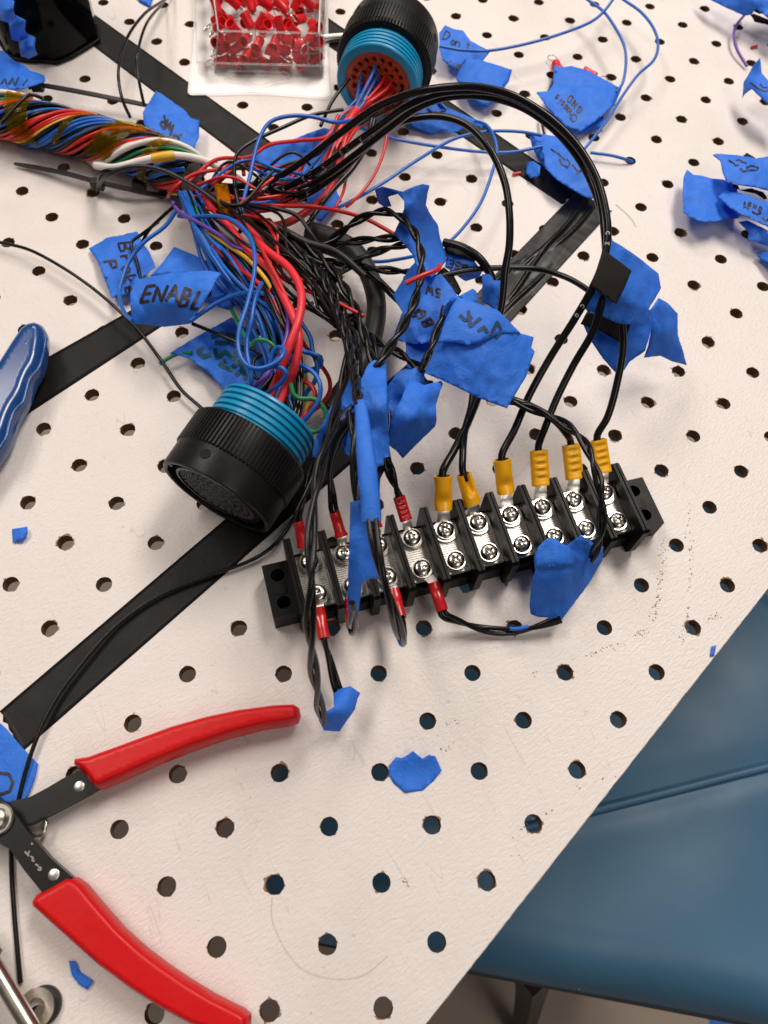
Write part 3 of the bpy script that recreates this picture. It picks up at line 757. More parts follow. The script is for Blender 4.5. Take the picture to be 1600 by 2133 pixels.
ORD = ['first', 'second', 'third', 'fourth', 'fifth', 'sixth', 'seventh', 'eighth', 'ninth', 'tenth']
TIPS = {}
def ring_terminal(k, row, p0, p1, kind, style, label, stick=0):
    """crimped ring terminal: ring under the screw, neck, coloured sleeve from p0 (near ring) to p1 (wire end)"""
    C = BL(k * PIT, row * DS / 2, 14.05); A = U(*p0); B = U(*p1)
    t = thing('ring_terminal', [C[0], C[1], min(C[2], B[2]) - 2], label, 'ring terminal', 'ring terminals screwed to the terminal block')
    d = A - C; dh = np.array([d[0], d[1], 0]); Ld = np.linalg.norm(dh); e = dh / Ld; w = np.array([-e[1], e[0], 0])
    mb = MB(); R1, R2 = (4.9, 1.7) if kind == 'yellow' else (4.3, 1.7)
    nk = 2.7 if kind == 'yellow' else 2.0
    # tongue: outline in (along, across), bent up to the sleeve
    N = 20; out = []
    a0 = math.asin(min(.9, nk / R1)); st = []
    for i in range(N + 1):
        a = a0 + (2 * math.pi - 2 * a0) * i / N; st.append((R1 * math.cos(a), R1 * math.sin(a)))
    out = st + [(R1 + 1.0, -nk * .92), (Ld + 1.0, -nk * .8), (Ld + 1.0, nk * .8), (R1 + 1.0, nk * .92)]
    mid = [(R1 + (Ld - R1) * f, v) for f in (.35, .7) for v in (-nk * .4, nk * .4)]
    V2, F2 = cdt(out, [circle(0, 0, R2, 12)], mid)
    F2 = [f if area([V2[i] for i in f]) > 0 else f[::-1] for f in F2]
    def lift(x, y):
        u = min(1, max(0, (x - R1 * .75) / max(.5, Ld - R1 * .75))); u = u * u * (3 - 2 * u)
        return C + e * x + w * y + np.array([0, 0, (A[2] - C[2]) * u + .25 * u * (abs(y) / nk) ** 2])
    top = [lift(*p) + np.array([0, 0, .45]) for p in V2]; bot = [lift(*p) - np.array([0, 0, .35]) for p in V2]
    n = len(V2); FF = F2 + [tuple(n + i for i in f[::-1]) for f in F2]
    es = set((a, b) for f in F2 for a, b in zip(f, f[1:] + f[:1]))
    FF += [(b, a, n + a, n + b) for (a, b) in es if (b, a) not in es]
    mb.add(top + bot, FF); mb.make('tongue', M['tin'], t, ang=40)
    # sleeve
    ax = B - A; L = np.linalg.norm(ax); ax /= L; wd = np.cross(ax, [0, 0, 1]); wd /= np.linalg.norm(wd); up = np.cross(wd, ax)
    r = 3.45 if kind == 'yellow' else 2.25
    mb = MB(); nn = 22; st = []
    for i in range(29):
        f = i / 28; ru, rv = r, r * .92
        if style == 'barrel':      # round wire end, squeezed in the middle of the ring half
            ru = r * (1 + .06 * math.exp(-((f - .95) / .12) ** 2)); rv = r * (.92 - .30 * math.exp(-((f - .28) / .20) ** 2)); ru *= 1 + .07 * math.exp(-((f - .28) / .20) ** 2)
        elif style == 'flare':     # narrow barrel with a flared collar at the ring
            ru = r * (.94 + .26 * max(0, 1 - f / .22)); rv = r * (.82 + .22 * max(0, 1 - f / .22) - .20 * math.exp(-((f - .55) / .22) ** 2))
        elif style == 'crimp':     # flattened, with cross ridges from the crimp jaws
            ru = r * 1.08; rv = r * .66
            if f < .10: rv = r * .8
        elif style == 'fold':
            ru = r * (1.02 - .16 * f); rv = r * .78
        st.append((f, ru, rv))
    V = []; 
    for f, ru, rv in st:
        for q in range(nn):
            a = 2 * math.pi * q / nn; c, s = math.cos(a), math.sin(a)
            pr = 2.6 if style == 'crimp' else 2.1
            x = math.copysign(abs(c) ** (2 / pr), c) * ru; y = math.copysign(abs(s) ** (2 / pr), s) * rv
            if style == 'crimp' and s > 0 and .12 < f < .92: y += r * (.10 * math.cos((f - .12) / .8 * math.pi * 2 * 4) - .10) * math.exp(-(x / (r * .58)) ** 4)
            if style == 'fold' and s > 0: y -= r * .75 * math.exp(-(x / (r * .22)) ** 2) * min(1, max(0, (f - .25) * 3))
            V.append(A + ax * L * f + wd * x + up * y)
    F = [(j * nn + q, j * nn + (q + 1) % nn, (j + 1) * nn + (q + 1) % nn, (j + 1) * nn + q) for j in range(28) for q in range(nn)]
    # wire-end lip turns inwards, ring end closed
    o = len(V); E_ = np.array(V[-nn:]); cen = E_.mean(0); inn = [cen + (p - cen) * .80 for p in E_]; dp = [p - ax * L * .3 for p in inn]
    V += inn + dp; b0 = 28 * nn
    F += [(b0 + q, b0 + (q + 1) % nn, o + (q + 1) % nn, o + q) for q in range(nn)] + [(o + q, o + (q + 1) % nn, o + nn + (q + 1) % nn, o + nn + q) for q in range(nn)]
    F.append(tuple(range(nn))); F.append(tuple(o + nn + q for q in range(nn)))
    mb.add(V, F); mb.make('sleeve', M['yel_vinyl' if kind == 'yellow' else 'red_vinyl'], t, ang=50)
    TIPS[k, row] = (B - ax * L * .22, B, ax)
    return t
RT = [
 (0, 1, (633, 1139, 17.5), (621.5, 1086, 23), 'red', 'flare', 'red ring terminal on the far screw of the first post from the left'),
 (1, 1, (711, 1117, 17.5), (697, 1067, 23), 'red', 'flare', 'red ring terminal on the far screw of the second post from the left'),
 (2, 1, (783, 1098, 17.5), (778, 1050, 23), 'red', 'flare', 'red ring terminal behind the blue tape roll, far screw of the third post'),
 (3, 1, (846, 1083, 18), (831, 1034, 24), 'red', 'crimp', 'red ring terminal with crimp ridges on the far screw of the fourth post'),
 (0, -1, (663.5, 1266, 15), (675, 1330, 14), 'red', 'barrel', 'red ring terminal on the near screw of the first post from the left'),
 (1, -1, (731, 1250, 17), (735, 1304, 21), 'red', 'barrel', 'red ring terminal under the end of the blue tape, near screw of the second post'),
 (2, -1, (820, 1229, 15), (834, 1287, 17), 'red', 'barrel', 'red ring terminal crossed by two black wires, near screw of the third post'),
 (3, -1, (903, 1213, 15), (921.5, 1272, 12.5), 'red', 'barrel', 'red ring terminal pointing down right from the near screw of the fourth post'),
 (4, 1, (924, 1061, 18), (922.5, 991, 27), 'yellow', 'barrel', 'smooth yellow ring terminal on the fifth post, leftmost of the yellow ones'),
 (5, 1, (985, 1050, 18), (966, 988, 26), 'yellow', 'fold', 'folded yellow ring terminal on the sixth post, second of the yellow ones'),
 (6, 1, (1054, 1027, 18), (1046, 957, 27), 'yellow', 'barrel', 'smooth yellow ring terminal on the seventh post, third of the yellow ones'),
 (7, 1, (1127, 1011, 18), (1122, 938, 26), 'yellow', 'crimp', 'ridged yellow ring terminal on the eighth post, fourth of the yellow ones'),
 (8, 1, (1197, 997, 18), (1189, 926, 26), 'yellow', 'crimp', 'ridged yellow ring terminal on the ninth post, fifth of the yellow ones'),
 (9, 1, (1256, 984, 18), (1245, 916, 26), 'yellow', 'crimp', 'ridged yellow ring terminal on the tenth post, rightmost of the yellow ones'),
]
for a in RT: ring_terminal(*a)

# ================================================================== round connectors
def connector(org, az, label, front_view, tilt=0.0, zc=24.75, size=1.0):
    """local +x points out of the wire side (turquoise thread), z up; centre 24.7 mm above the board"""
    Z = 24.75; O = (0, 0, Z); st_ = Z * math.sin(tilt)
    t = thing('round_connector', [org[0] + st_ * math.cos(az), org[1] + st_ * math.sin(az), zc - Z * math.cos(tilt)], label, 'connector', 'round multi pin connectors', rz=az)
    t.rotation_euler = (0, -tilt, az); t.scale = (size, size, size)
    # turquoise threaded shell with real thread ridges and a hollow mouth
    pr = [(-2.0, 20.2), (3.0, 20.2), (3.2, 20.8)]
    x = 3.2
    while x < 13.0:
        pr += [(x + .12, 20.95), (x + 1.5, 20.95), (x + 1.75, 19.7), (x + 2.35, 19.7), (x + 2.65, 20.95)]; x += 2.65
    pr += [(14.8, 20.8), (15.3, 20.3), (15.3, 17.0), (15.0, 16.7), (13.7, 16.6), (13.4, 16.4)]
    mb = MB(); mb.lathe(pr, 96, 'x', O); mb.make('threaded_shell', M['teal'], t, True, ang=28)
    # orange seal with wire holes
    mb = MB(); hs = []
    for ring, cnt in ((0, 1), (4.3, 6), (8.4, 13), (12.3, 19), (15.0, 0)):
        for q in range(cnt):
            a = 2 * math.pi * (q + .3 * (ring > 5)) / max(1, cnt); hs.append((ring * math.cos(a), ring * math.sin(a)))
    top = MB(); plate(top, circle(0, 0, 16.62, 64), [circle(a, b, 1.25, 12) for a, b in hs], -5, 0)
    V = [(13.6 + v[2], v[0], v[1] + Z) for v in top.V]; mb.add(V, top.F)
    for a, b in hs: mb.lathe([(13.6, 1.30), (14.1, 1.50), (14.1, 1.70), (13.6, 1.90)], 12, 'x', (0, a, b + Z))
    mb.make('wire_seal', M['orange'], t, True, ang=35)
    mb = MB(); mb.lathe([(8.9, 16.5), (8.9, .02)], 48, 'x', O); mb.make('seal_back', M['hole_dark'], t, True)
    # knurled coupling ring
    mb = MB(); N = 92; prof = []
    for q in range(N):
        a = 2 * math.pi * q / N
        for f, rr in ((0, 24.70), (.52, 24.70), (.60, 23.95), (.92, 23.95)): prof.append((a + 2 * math.pi / N * f, rr))
    n = len(prof); V = []
    for xs, sc, lim in ((1.4, 1, 22.6), (1.1, 1, 23.5), (-.2, 1, 99), (-13.4, 1, 99), (-14.0, 1, 23.9)):
        for a, rr in prof:
            r = min(rr, lim); V.append((xs, r * math.cos(a), r * math.sin(a) + Z))
    F = [(j * n + i, (j + 1) * n + i, (j + 1) * n + (i + 1) % n, j * n + (i + 1) % n) for j in range(4) for i in range(n)]
    mb.add(V, F); mb.lathe([(1.4, 22.6), (1.4, 20.1)], n, 'x', O); mb.make('coupling_ring', M['blk_shell'], t, True, ang=25)
    # plain front shell, open at the mating face
    mb = MB(); mb.lathe([(-13.9, 23.9), (-22.8, 23.75), (-24.6, 23.5), (-25.0, 22.9), (-25.0, 21.9), (-24.6, 21.5), (-12.0, 21.2), (-12.0, .02)], 96, 'x', O)
    for q in range(5):                                                    # keyways inside the mouth
        a0 = 2 * math.pi * q / 5 + .5
        V = [(xx, r * math.cos(a), r * math.sin(a) + Z) for xx in (-24.2, -12.1) for r in (21.45, 20.2) for a in (a0 - .06, a0 + .06)]
        mb.add(V, [(0, 1, 3, 2), (2, 3, 7, 6), (0, 2, 6, 4), (1, 5, 7, 3)])
    mb.make('front_shell', M['blk_shell'], t, True, ang=30)
    # dark discs on the uncut shell, their colour standing for shaded pin holes
    for a in (math.radians(front_view), math.radians(front_view) + 2.1):
        mb = MB(); c, s = math.cos(a), math.sin(a); uy, uz = -s, c
        V = []
        for r, dpt in ((2.15, 23.80), (2.1, 23.93), (1.4, 23.96), (.7, 23.98)):
            for q in range(20):
                b = 2 * math.pi * q / 20; xx, yy = r * math.cos(b), r * math.sin(b); dd = dpt if r > 2 else dpt
                V.append((-17.9 + xx, c * dd + uy * yy, s * dd + uz * yy + Z))
        F = [(j * 20 + q, j * 20 + (q + 1) % 20, (j + 1) * 20 + (q + 1) % 20, (j + 1) * 20 + q) for j in range(3) for q in range(20)] + [tuple(60 + q for q in range(20))]
        mb.add(V, F); mb.make('pin_hole_shade', M['felt_tape'], t, True, ang=40)
    # contact face recessed in the mouth
    mb = MB(); mb.lathe([(-12.0, 18.6), (-23.4, 18.6), (-24.0, 18.2), (-24.0, 17.1), (-23.2, 17.0), (-23.2, .02)], 72, 'x', O)
    mb.make('contact_insert', M['blk_shell'], t, True, ang=30)
    mb = MB()
    for ring, cnt in ((0, 1), (3.1, 6), (6.2, 12), (9.3, 19), (12.3, 25), (15.2, 30)):
        for q in range(cnt):
            a = 2 * math.pi * q / max(1, cnt); mb.lathe([(-23.2, 1.35), (-23.6, 1.3), (-23.65, 1.0), (-23.25, .9), (-22.9, .05)], 10, 'x', (0, ring * math.cos(a), ring * math.sin(a) + Z))
    o = mb.make('contact_socket', M['socket'], t, True, ang=50); tag(o, kind='stuff')
    return t
con2 = connector((-50.71, 119.64), math.radians(60.72), 'round connector by the terminal block, black knurled ring, wires fanning into its turquoise end', 82, math.radians(5.86), 26.17)
con1 = connector((6.1, 358.0), math.radians(-103.6), 'round connector at the top showing its orange wire seal inside a turquoise shell', 20, size=1.055)

# ================================================================== wires
ct = math.radians(5.86); ca = math.radians(60.72)
CON2_A = np.array([math.cos(ca) * math.cos(ct), math.sin(ca) * math.cos(ct), math.sin(ct)])
CON2_Y = np.array([-math.sin(ca), math.cos(ca), 0]); CON2_U = np.cross(CON2_A, CON2_Y); CON2_O = np.array([-50.71, 119.64, 26.17])
CON1_A = np.array([math.cos(math.radians(-103.6)), math.sin(math.radians(-103.6)), 0])
CON1_Y = np.array([-CON1_A[1], CON1_A[0], 0]); CON1_O = np.array([6.1, 358.0, 24.75])
def seat2(u, v, d=13.0): return CON2_O + CON2_A * d + CON2_Y * u + CON2_U * v
def seat1(u, v, d=13.0): return CON1_O + np.array([0, 0, 1.3]) + 1.055 * (CON1_A * d + CON1_Y * u + np.array([0, 0, v]))

HO = U(330, 360, 0)
harness = thing('wiring_harness', HO, 'twisted bundle of coloured wires bound with amber tape, fanning out at the centre', 'wiring harness')
# --- trunk: helical strands round a dark core
AX = smooth_path(px([(-70, 213, 13), (0, 238, 13), (90, 262, 13), (180, 285, 13.5), (270, 312, 13.5), (350, 345, 13.5), (400, 372, 13)]), 1.2)
Ta, _, _ = frames(AX); sA = np.r_[0, np.cumsum(np.linalg.norm(np.diff(AX, axis=0), axis=1))]
far = np.cross(np.array([0, 0, 1.0]), Ta); far /= np.linalg.norm(far, axis=1)[:, None]
upv = np.cross(Ta, far)
mb = MB(); tube_mesh(mb, AX, 8.4, 14); mb.make('core', M['w_black'], harness)
SEQ = ['w_red', 'w_red', 'w_red', 'w_grey', 'w_blue', 'w_black', 'w_blue', 'w_blue', 'w_blue', 'w_blue', 'w_black', 'w_yellow', 'w_red', 'w_red', 'w_red', 'w_red', 'w_black', 'w_black', 'w_blue', 'w_blue', 'w_black', 'w_black', 'w_blue', 'w_purple',
       'w_black', 'w_red', 'w_red', 'w_green', 'w_green', 'w_black', 'w_white', 'w_white', 'w_red', 'w_red', 'w_blue', 'w_black', 'w_grey', 'w_black']
NS = len(SEQ)
for k, mname in enumerate(SEQ):
    big = mname == 'w_white'
    r = 1.4 if big else (0.92 if mname in ('w_red', 'w_black') and k % 3 else 0.82)
    ph = 2 * math.pi * k / NS + random.uniform(-.05, .05)
    rad = 9.5 + random.uniform(-.6, 1.1) + (0.9 if big else 0)
    wob = np.array([0.7 * noise.noise(Vector((s * .05, k * 1.7, 0))) for s in sA])
    th = ph + 2 * math.pi * sA / 92 + 0.12 * np.array([noise.noise(Vector((s * .03, k * 2.1, 5))) for s in sA])
    P = AX + (rad + wob)[:, None] * (np.cos(th)[:, None] * upv + np.sin(th)[:, None] * far * 1.12)
    P[:, 2] = np.maximum(P[:, 2], r)
    mb = MB(); tube_mesh(mb, P, r, 8); mb.make('wire', M[mname], harness, ang=70)
# amber film wrapped round the trunk
def band(s0, s1, skew, a0, a1, rad=11.9):
    V = []; F = []; nu, nv = 22, 14
    for i in range(nu + 1):
        a = a0 + (a1 - a0) * i / nu
        for j in range(nv + 1):
            s = s0 + (s1 - s0) * j / nv + skew * a + .7 * noise.noise(Vector((a * 3, j * .9, s0)))
            c = np.array([np.interp(s, sA, AX[:, q]) for q in range(3)]); q = min(len(AX) - 1, int(np.interp(s, sA, range(len(sA)))))
            rr = rad + .75 * noise.noise(Vector((a * 3.1, s * .25, s0 * 3))) + .35 * noise.noise(Vector((a * 9, s * .8, s0)))
            V.append(c + rr * (math.cos(a) * upv[q] + 1.12 * math.sin(a) * far[q]))
    for i in range(nu):
        for j in range(nv): x = i * (nv + 1) + j; F.append((x, x + 1, x + nv + 2, x + nv + 1))
    V = [(v[0], v[1], max(v[2], .3)) for v in V]
    obj('amber_tape', V, F, M['kapton'], harness)
def S_at(x): return float(np.interp(x, [-70, 0, 90, 180, 270, 350, 400], [sA[int(np.argmin(np.linalg.norm(AX - U(a, b, 13), axis=1)))] for a, b in ((-70, 213), (0, 238), (90, 262), (180, 285), (270, 312), (350, 345), (400, 372))]))
band(S_at(28), S_at(75), -5, -1.7, 1.6)
band(S_at(165), S_at(178), 6, -1.4, 1.2, 11.6)
band(S_at(238), S_at(292), 7, -1.5, 1.5, 12.1)
band(S_at(330), S_at(352), 2, -1.9, 1.9, 12.3)

def hw(pts, r, m, **k): return wire_part(harness, pts, r, m, **k)
def P3(*pts): return [U(*p) for p in pts]
# --- fan into the lower connector
def to2(pts, u, v, r, m, d=11.0):
    W = [U(*p) for p in pts] + [seat2(u, v, 17.0), seat2(u, v, d)]
    return wire_part(harness, W, r, m, world=True)
to2([(400, 385, 16), (440, 430, 26), (486, 482, 34), (515, 520, 38), (565, 565, 42), (590, 617, 45), (612, 662, 47), (622, 696, 47), (621, 730, 45), (612, 771, 40), (598, 806, 33)], -1, 2, 1.75, 'w_pink')
to2([(420, 390, 18), (470, 440, 28), (525, 485, 36), (557, 522, 41), (600, 556, 45), (624, 595, 48), (628, 635, 50), (618, 680, 50), (602, 724, 47), (588, 762, 42), (573, 800, 35)], 3.5, 4, 1.75, 'w_pink')
to2([(385, 400, 20), (446, 512, 30), (480, 547, 34), (520, 575, 38), (552, 602, 40), (572, 630, 42), (585, 675, 42), (596, 720, 36)], 5, -2, .95, 'w_red')
to2([(430, 420, 20), (535, 505, 40), (553, 535, 43), (575, 575, 45), (596, 620, 46), (610, 655, 44)], 0, -6, .95, 'w_red')
to2([(390, 420, 22), (412, 470, 28), (447, 492, 32), (480, 515, 35), (512, 537, 38), (540, 565, 40), (560, 592, 41), (590, 660, 38), (625, 735, 30), (637, 790, 26), (639, 845, 24)], -13.5, 1, .95, 'w_yellow')
to2([(360, 422, 24), (372, 440, 27), (415, 465, 32), (460, 492, 35), (490, 515, 37), (522, 527, 38), (560, 580, 36), (590, 630, 40), (600, 660, 43), (597, 702, 44), (579, 745, 43), (552, 786, 41)], 13, 5, .95, 'w_purple')
to2([(372, 450, 25), (400, 452, 29), (445, 450, 36), (480, 457, 42), (510, 480, 47), (527, 510, 50), (531, 555, 52), (525, 595, 52), (512, 645, 52), (502, 674, 52), (496, 715, 50), (502, 745, 49), (515, 762, 48), (537, 768, 48), (560, 763, 49), (579, 752, 50), (590, 739, 50), (590, 726, 48), (578, 724, 46), (567, 737, 44), (561, 765, 41)], 8, 7, .95, 'w_blue')
to2([(545, 590, 44), (535, 612, 49), (528, 640, 50), (524, 668, 49), (515, 702, 47), (514, 730, 46), (519, 762, 45), (523, 800, 41)], 14, 3, .95, 'w_blue')
to2([(540, 776, 46), (564, 764, 47), (586, 766, 48), (597, 777, 47), (590, 792, 44), (571, 809, 40)], 9, 1, .95, 'w_blue')
to2([(420, 480, 26), (470, 560, 34), (520, 610, 36), (560, 640, 38), (575, 659, 40), (586, 687, 40), (592, 720, 38), (590, 770, 34)], 4, 0, .95, 'w_blue')
to2([(560, 560, 30), (600, 630, 34), (629, 674, 36), (646, 702, 36), (652, 734, 36), (661, 762, 35), (656, 794, 32), (637, 820, 28)], -6, -5, .95, 'w_blue')
to2([(605, 740, 36), (607, 760, 38), (631, 762, 40), (654, 777, 41), (667, 801, 41), (665, 831, 39), (648, 859, 36)], -14, 4, .95, 'w_blue')
hw([(560, 600, 30), (600, 690, 34), (629, 730, 37), (650, 737, 38), (669, 745, 37), (667, 762, 34), (640, 772, 30), (600, 785, 28)], .95, 'w_blue')
to2([(480, 640, 20), (510, 700, 28), (524, 719, 33), (534, 709, 36), (552, 709, 37), (571, 722, 36), (582, 745, 33)], 6, -8, .95, 'w_green')
to2([(600, 720, 30), (604, 780, 34), (607, 805, 36), (614, 824, 37), (631, 831, 38), (654, 831, 38), (672, 846, 37), (681, 869, 35), (672, 891, 33), (652, 900, 31)], -15, 3, .95, 'w_green')
to2([(618, 760, 33), (627, 790, 35), (646, 801, 36), (657, 820, 36), (652, 842, 34)], -12.5, 4, .95, 'w_red')
hw([(590, 640, 30), (635, 719, 24), (665, 756, 22), (686, 790, 20), (686, 818, 18), (665, 846, 16), (640, 862, 16)], .95, 'w_red')
to2([(530, 560, 34), (560, 620, 42), (590, 680, 42), (612, 720, 38), (621, 771, 36), (622, 828, 34)], -10, 6, 1.2, 'w_black')
to2([(545, 555, 34), (575, 620, 42), (600, 680, 42), (620, 724, 38), (627, 771, 36), (627, 830, 34)], -12, 6.5, 1.2, 'w_black')
for (a, b, c) in (((470, 600, 26), (525, 650, 24), (560, 720, 24)), ((430, 560, 22), (500, 640, 22), (556, 760, 24)), ((520, 640, 30), (570, 700, 28), (590, 760, 26))):
    to2([(400, 470, 22), a, b, c], random.uniform(-6, 8), random.uniform(-8, 2), .95, 'w_blue')
for i in range(40):                                                       # the rest of the fan, deeper down
    f = random.random(); m_ = random.choice(['w_blue', 'w_blue', 'w_blue', 'w_black', 'w_red', 'w_green', 'w_white', 'w_black'])
    to2([(372 + 40 * f, 400, 12 + 12 * random.random()), (405 + 50 * f, 470 + 15 * random.random(), 20 + 12 * random.random()), (462 + 75 * f, 560 + random.uniform(-14, 14), 22 + 16 * random.random()),
         (530 + 60 * f, 650 + random.uniform(-12, 12), 24 + 12 * random.random()), (560 + 55 * f, 735 + random.uniform(-12, 12), 24 + 10 * random.random())], random.uniform(-13, 13), random.uniform(-13, 4), .78, m_)
hw([(541, 741, 22), (530, 748, 22), (527, 765, 22), (530, 785, 21), (541, 790, 21), (560, 770, 22), (558, 750, 22), (548, 741, 23), (541, 741, 24)], .9, 'w_black')
# the two blue wires that loop through the ENABL tag
hw([(366, 440, 26), (345, 470, 22), (300, 505, 18), (272, 540, 14), (252, 590, 12), (250, 625, 14), (262, 655, 18), (276, 668, 21)], .95, 'w_blue')
hw([(398, 668, 26), (420, 652, 28), (455, 630, 31), (500, 612, 36), (540, 610, 40), (575, 625, 42), (592, 660, 40), (592, 700, 36)], .95, 'w_blue')
hw([(430, 626, 22), (470, 618, 26), (510, 612, 34), (545, 612, 38)], .95, 'w_blue')
# --- branch to the upper connector
def to1(pts, u, v, r, m):
    return wire_part(harness, [U(*p) for p in pts] + [seat1(u, v, 19.0), seat1(u, v, 11.0)], r, m, world=True)
to1([(400, 385, 16), (450, 420, 18), (540, 470, 20), (590, 467, 21), (640, 440, 22), (683, 402, 24), (706, 340, 26), (728, 270, 28)], 1, -2, 1.9, 'w_red')
to1([(420, 395, 18), (540, 430, 22), (610, 415, 24), (680, 340, 27), (715, 260, 29)], 4, 1, 1.6, 'w_red')
to1([(430, 395, 18), (560, 425, 22), (640, 395, 24), (700, 310, 28), (735, 240, 30)], -1, -5, 1.6, 'w_pink')
for i in range(22):
    o = i % 9 * 3.2 + (i // 9) * 4.1; m_ = ['w_red', 'w_red', 'w_blue', 'w_red', 'w_black', 'w_blue', 'w_red', 'w_black', 'w_red'][i % 9]
    to1([(395 + o, 380, 16), (480 + o, 425 + o * .5, 18 + i % 3), (590 + o * .8, 410 + o * .4, 22 + i % 4), (672 + o * .6, 335 + o * .7, 25 + i % 3), (718 + o * .8, 255 + o * .5, 27)],
        [6.5, 3, -1.5, -4, 1, -8, 9.5, 12.5, 5][i % 9] + (i // 9) * 1.3, [3, 4.5, 9, 4, 1, 2.5, -3, 0, -6][i % 9] - (i // 9) * 3.4, .85, m_)
hw([(395, 378, 22), (450, 333, 26), (520, 327, 26), (560, 302, 27), (620, 293, 27), (680, 285, 28), (705, 240, 30)], .95, 'w_red')
hw([(350, 410, 16), (358, 398, 22), (400, 365, 26), (470, 352, 26), (560, 350, 25), (610, 343, 25), (660, 320, 26), (700, 270, 28)], .95, 'w_red')
hw([(440, 400, 24), (500, 418, 28), (560, 428, 30), (640, 430, 30), (700, 438, 30), (760, 455, 30), (822, 488, 30)], .95, 'w_red')
wire_part(harness, [U(505, 330, 26), U(508, 365, 24)], .95, 'w_red', world=True)
hw([(500, 485, 28), (505, 430, 32), (520, 370, 36), (540, 290, 40), (562, 255, 42), (600, 242, 42), (650, 243, 40), (700, 255, 37), (735, 250, 34)], .95, 'w_blue')
hw([(812, 215, 20), (808, 270, 22), (795, 330, 20), (770, 380, 18), (735, 420, 16), (720, 432, 14)], .8, 'w_red')
hw([(722, 362, 20), (715, 400, 20), (700, 430, 20), (690, 450, 18)], .8, 'w_red')
# white cable in the trunk exit
hw([(200, 345, 16), (240, 349, 24), (300, 334, 27), (350, 324, 26), (400, 328, 25), (440, 340, 24), (480, 362, 22), (510, 385, 20)], 1.9, 'w_white')
hw([(318, 331, 27), (340, 327, 27.5), (362, 324, 27)], 2.35, 'w_yellow', name='amber_wrap')
# black wires crossing the branch
hw([(270, 352, 26), (215, 358, 24), (205, 385, 10), (200, 397, 2)], 1.0, 'w_black')
hw([(205, 388, 8), (225, 365, 26), (270, 348, 31), (330, 352, 32), (400, 385, 32), (470, 435, 32), (500, 455, 30)], 1.0, 'w_grey')
hw([(510, 470, 34), (495, 420, 34), (488, 360, 33), (495, 320, 32), (530, 293, 31), (590, 265, 30), (650, 240, 29), (715, 228, 28)], .95, 'w_black')
hw([(668, 262, 26), (690, 215, 27), (708, 188, 28), (728, 163, 30)], .95, 'w_black')
hw([(0, 258, 26), (50, 205, 28), (65, 197, 27), (90, 205, 25)], .9, 'w_black')
hw([(760, 300, 30), (770, 270, 28), (775, 250, 28)], 1.3, 'w_black')
hw([(640, 470, 24), (690, 400, 24), (735, 350, 24), (765, 300, 26), (780, 250, 28)], 1.4, 'w_black')
for i in range(26):                                                       # black cores at the heart of the split
    f = i / 25
    hw([(400 + 40 * f, 378 + 8 * f, 14 + 10 * random.random()), (450 + 50 * f, 420 + 14 * f, 20 + 10 * random.random()), (520 + 60 * f, 470 + 25 * random.random(), 24 + 10 * random.random()), (600 + 50 * f, 520 + 40 * random.random(), 28 + 12 * random.random()), (650 + 60 * f, 560 + 60 * random.random(), 30 + 10 * random.random())],
       .9, random.choice(['w_black', 'w_black', 'w_grey', 'w_black', 'w_red', 'w_blue'] if i % 3 == 0 else ['w_black', 'w_grey']))
hw([(520, 460, 30), (570, 470, 34), (640, 505, 36), (700, 525, 36), (760, 575, 32)], 1.6, 'w_grey')
hw([(560, 430, 30), (620, 450, 32), (650, 490, 30), (668, 515, 26)], 1.0, 'w_grey')
for i in range(26):                                                       # loose strays that wander between the branches
    q = random.random; m_ = random.choice(['w_red', 'w_blue', 'w_black', 'w_black', 'w_red', 'w_grey', 'w_blue', 'w_green'])
    if i % 2: hw([(400 + 60 * q(), 380 + 30 * q(), 22 + 8 * q()), (470 + 60 * q(), 330 + 110 * q(), 26 + 12 * q()), (560 + 50 * q(), 300 + 130 * q(), 26 + 14 * q()), (640 + 40 * q(), 290 + 100 * q(), 26 + 10 * q()), (705 + 25 * q(), 240 + 40 * q(), 28), (745 + 25 * q(), 195 + 20 * q(), 30)], .72, m_)
    else: hw([(410 + 70 * q(), 400 + 40 * q(), 24 + 8 * q()), (500 + 80 * q(), 440 + 80 * q(), 32 + 12 * q()), (560 + 110 * q(), 500 + 90 * q(), 34 + 14 * q()), (620 + 110 * q(), 560 + 110 * q(), 36 + 12 * q()), (680 + 80 * q(), 640 + 110 * q(), 40 + 10 * q())], .72, 'w_black' if q() < .8 else m_)
# amber film on the split
tp = Sheet([(450, 385, 32), (475, 385, 32), (460, 420, 35), (485, 450, 31)], 1.2, 3.3)
V, F = sheet_mesh([(446, 381), (474, 384), (480, 410), (485, 453), (472, 448), (455, 432), (449, 405)], tp, .12, 6, 7, .5); obj('amber_tape', V, F, M['kapton'], harness)
tp = Sheet([(320, 320, 30), (362, 322, 30), (340, 335, 31), (330, 345, 29)], .6, 5.3)

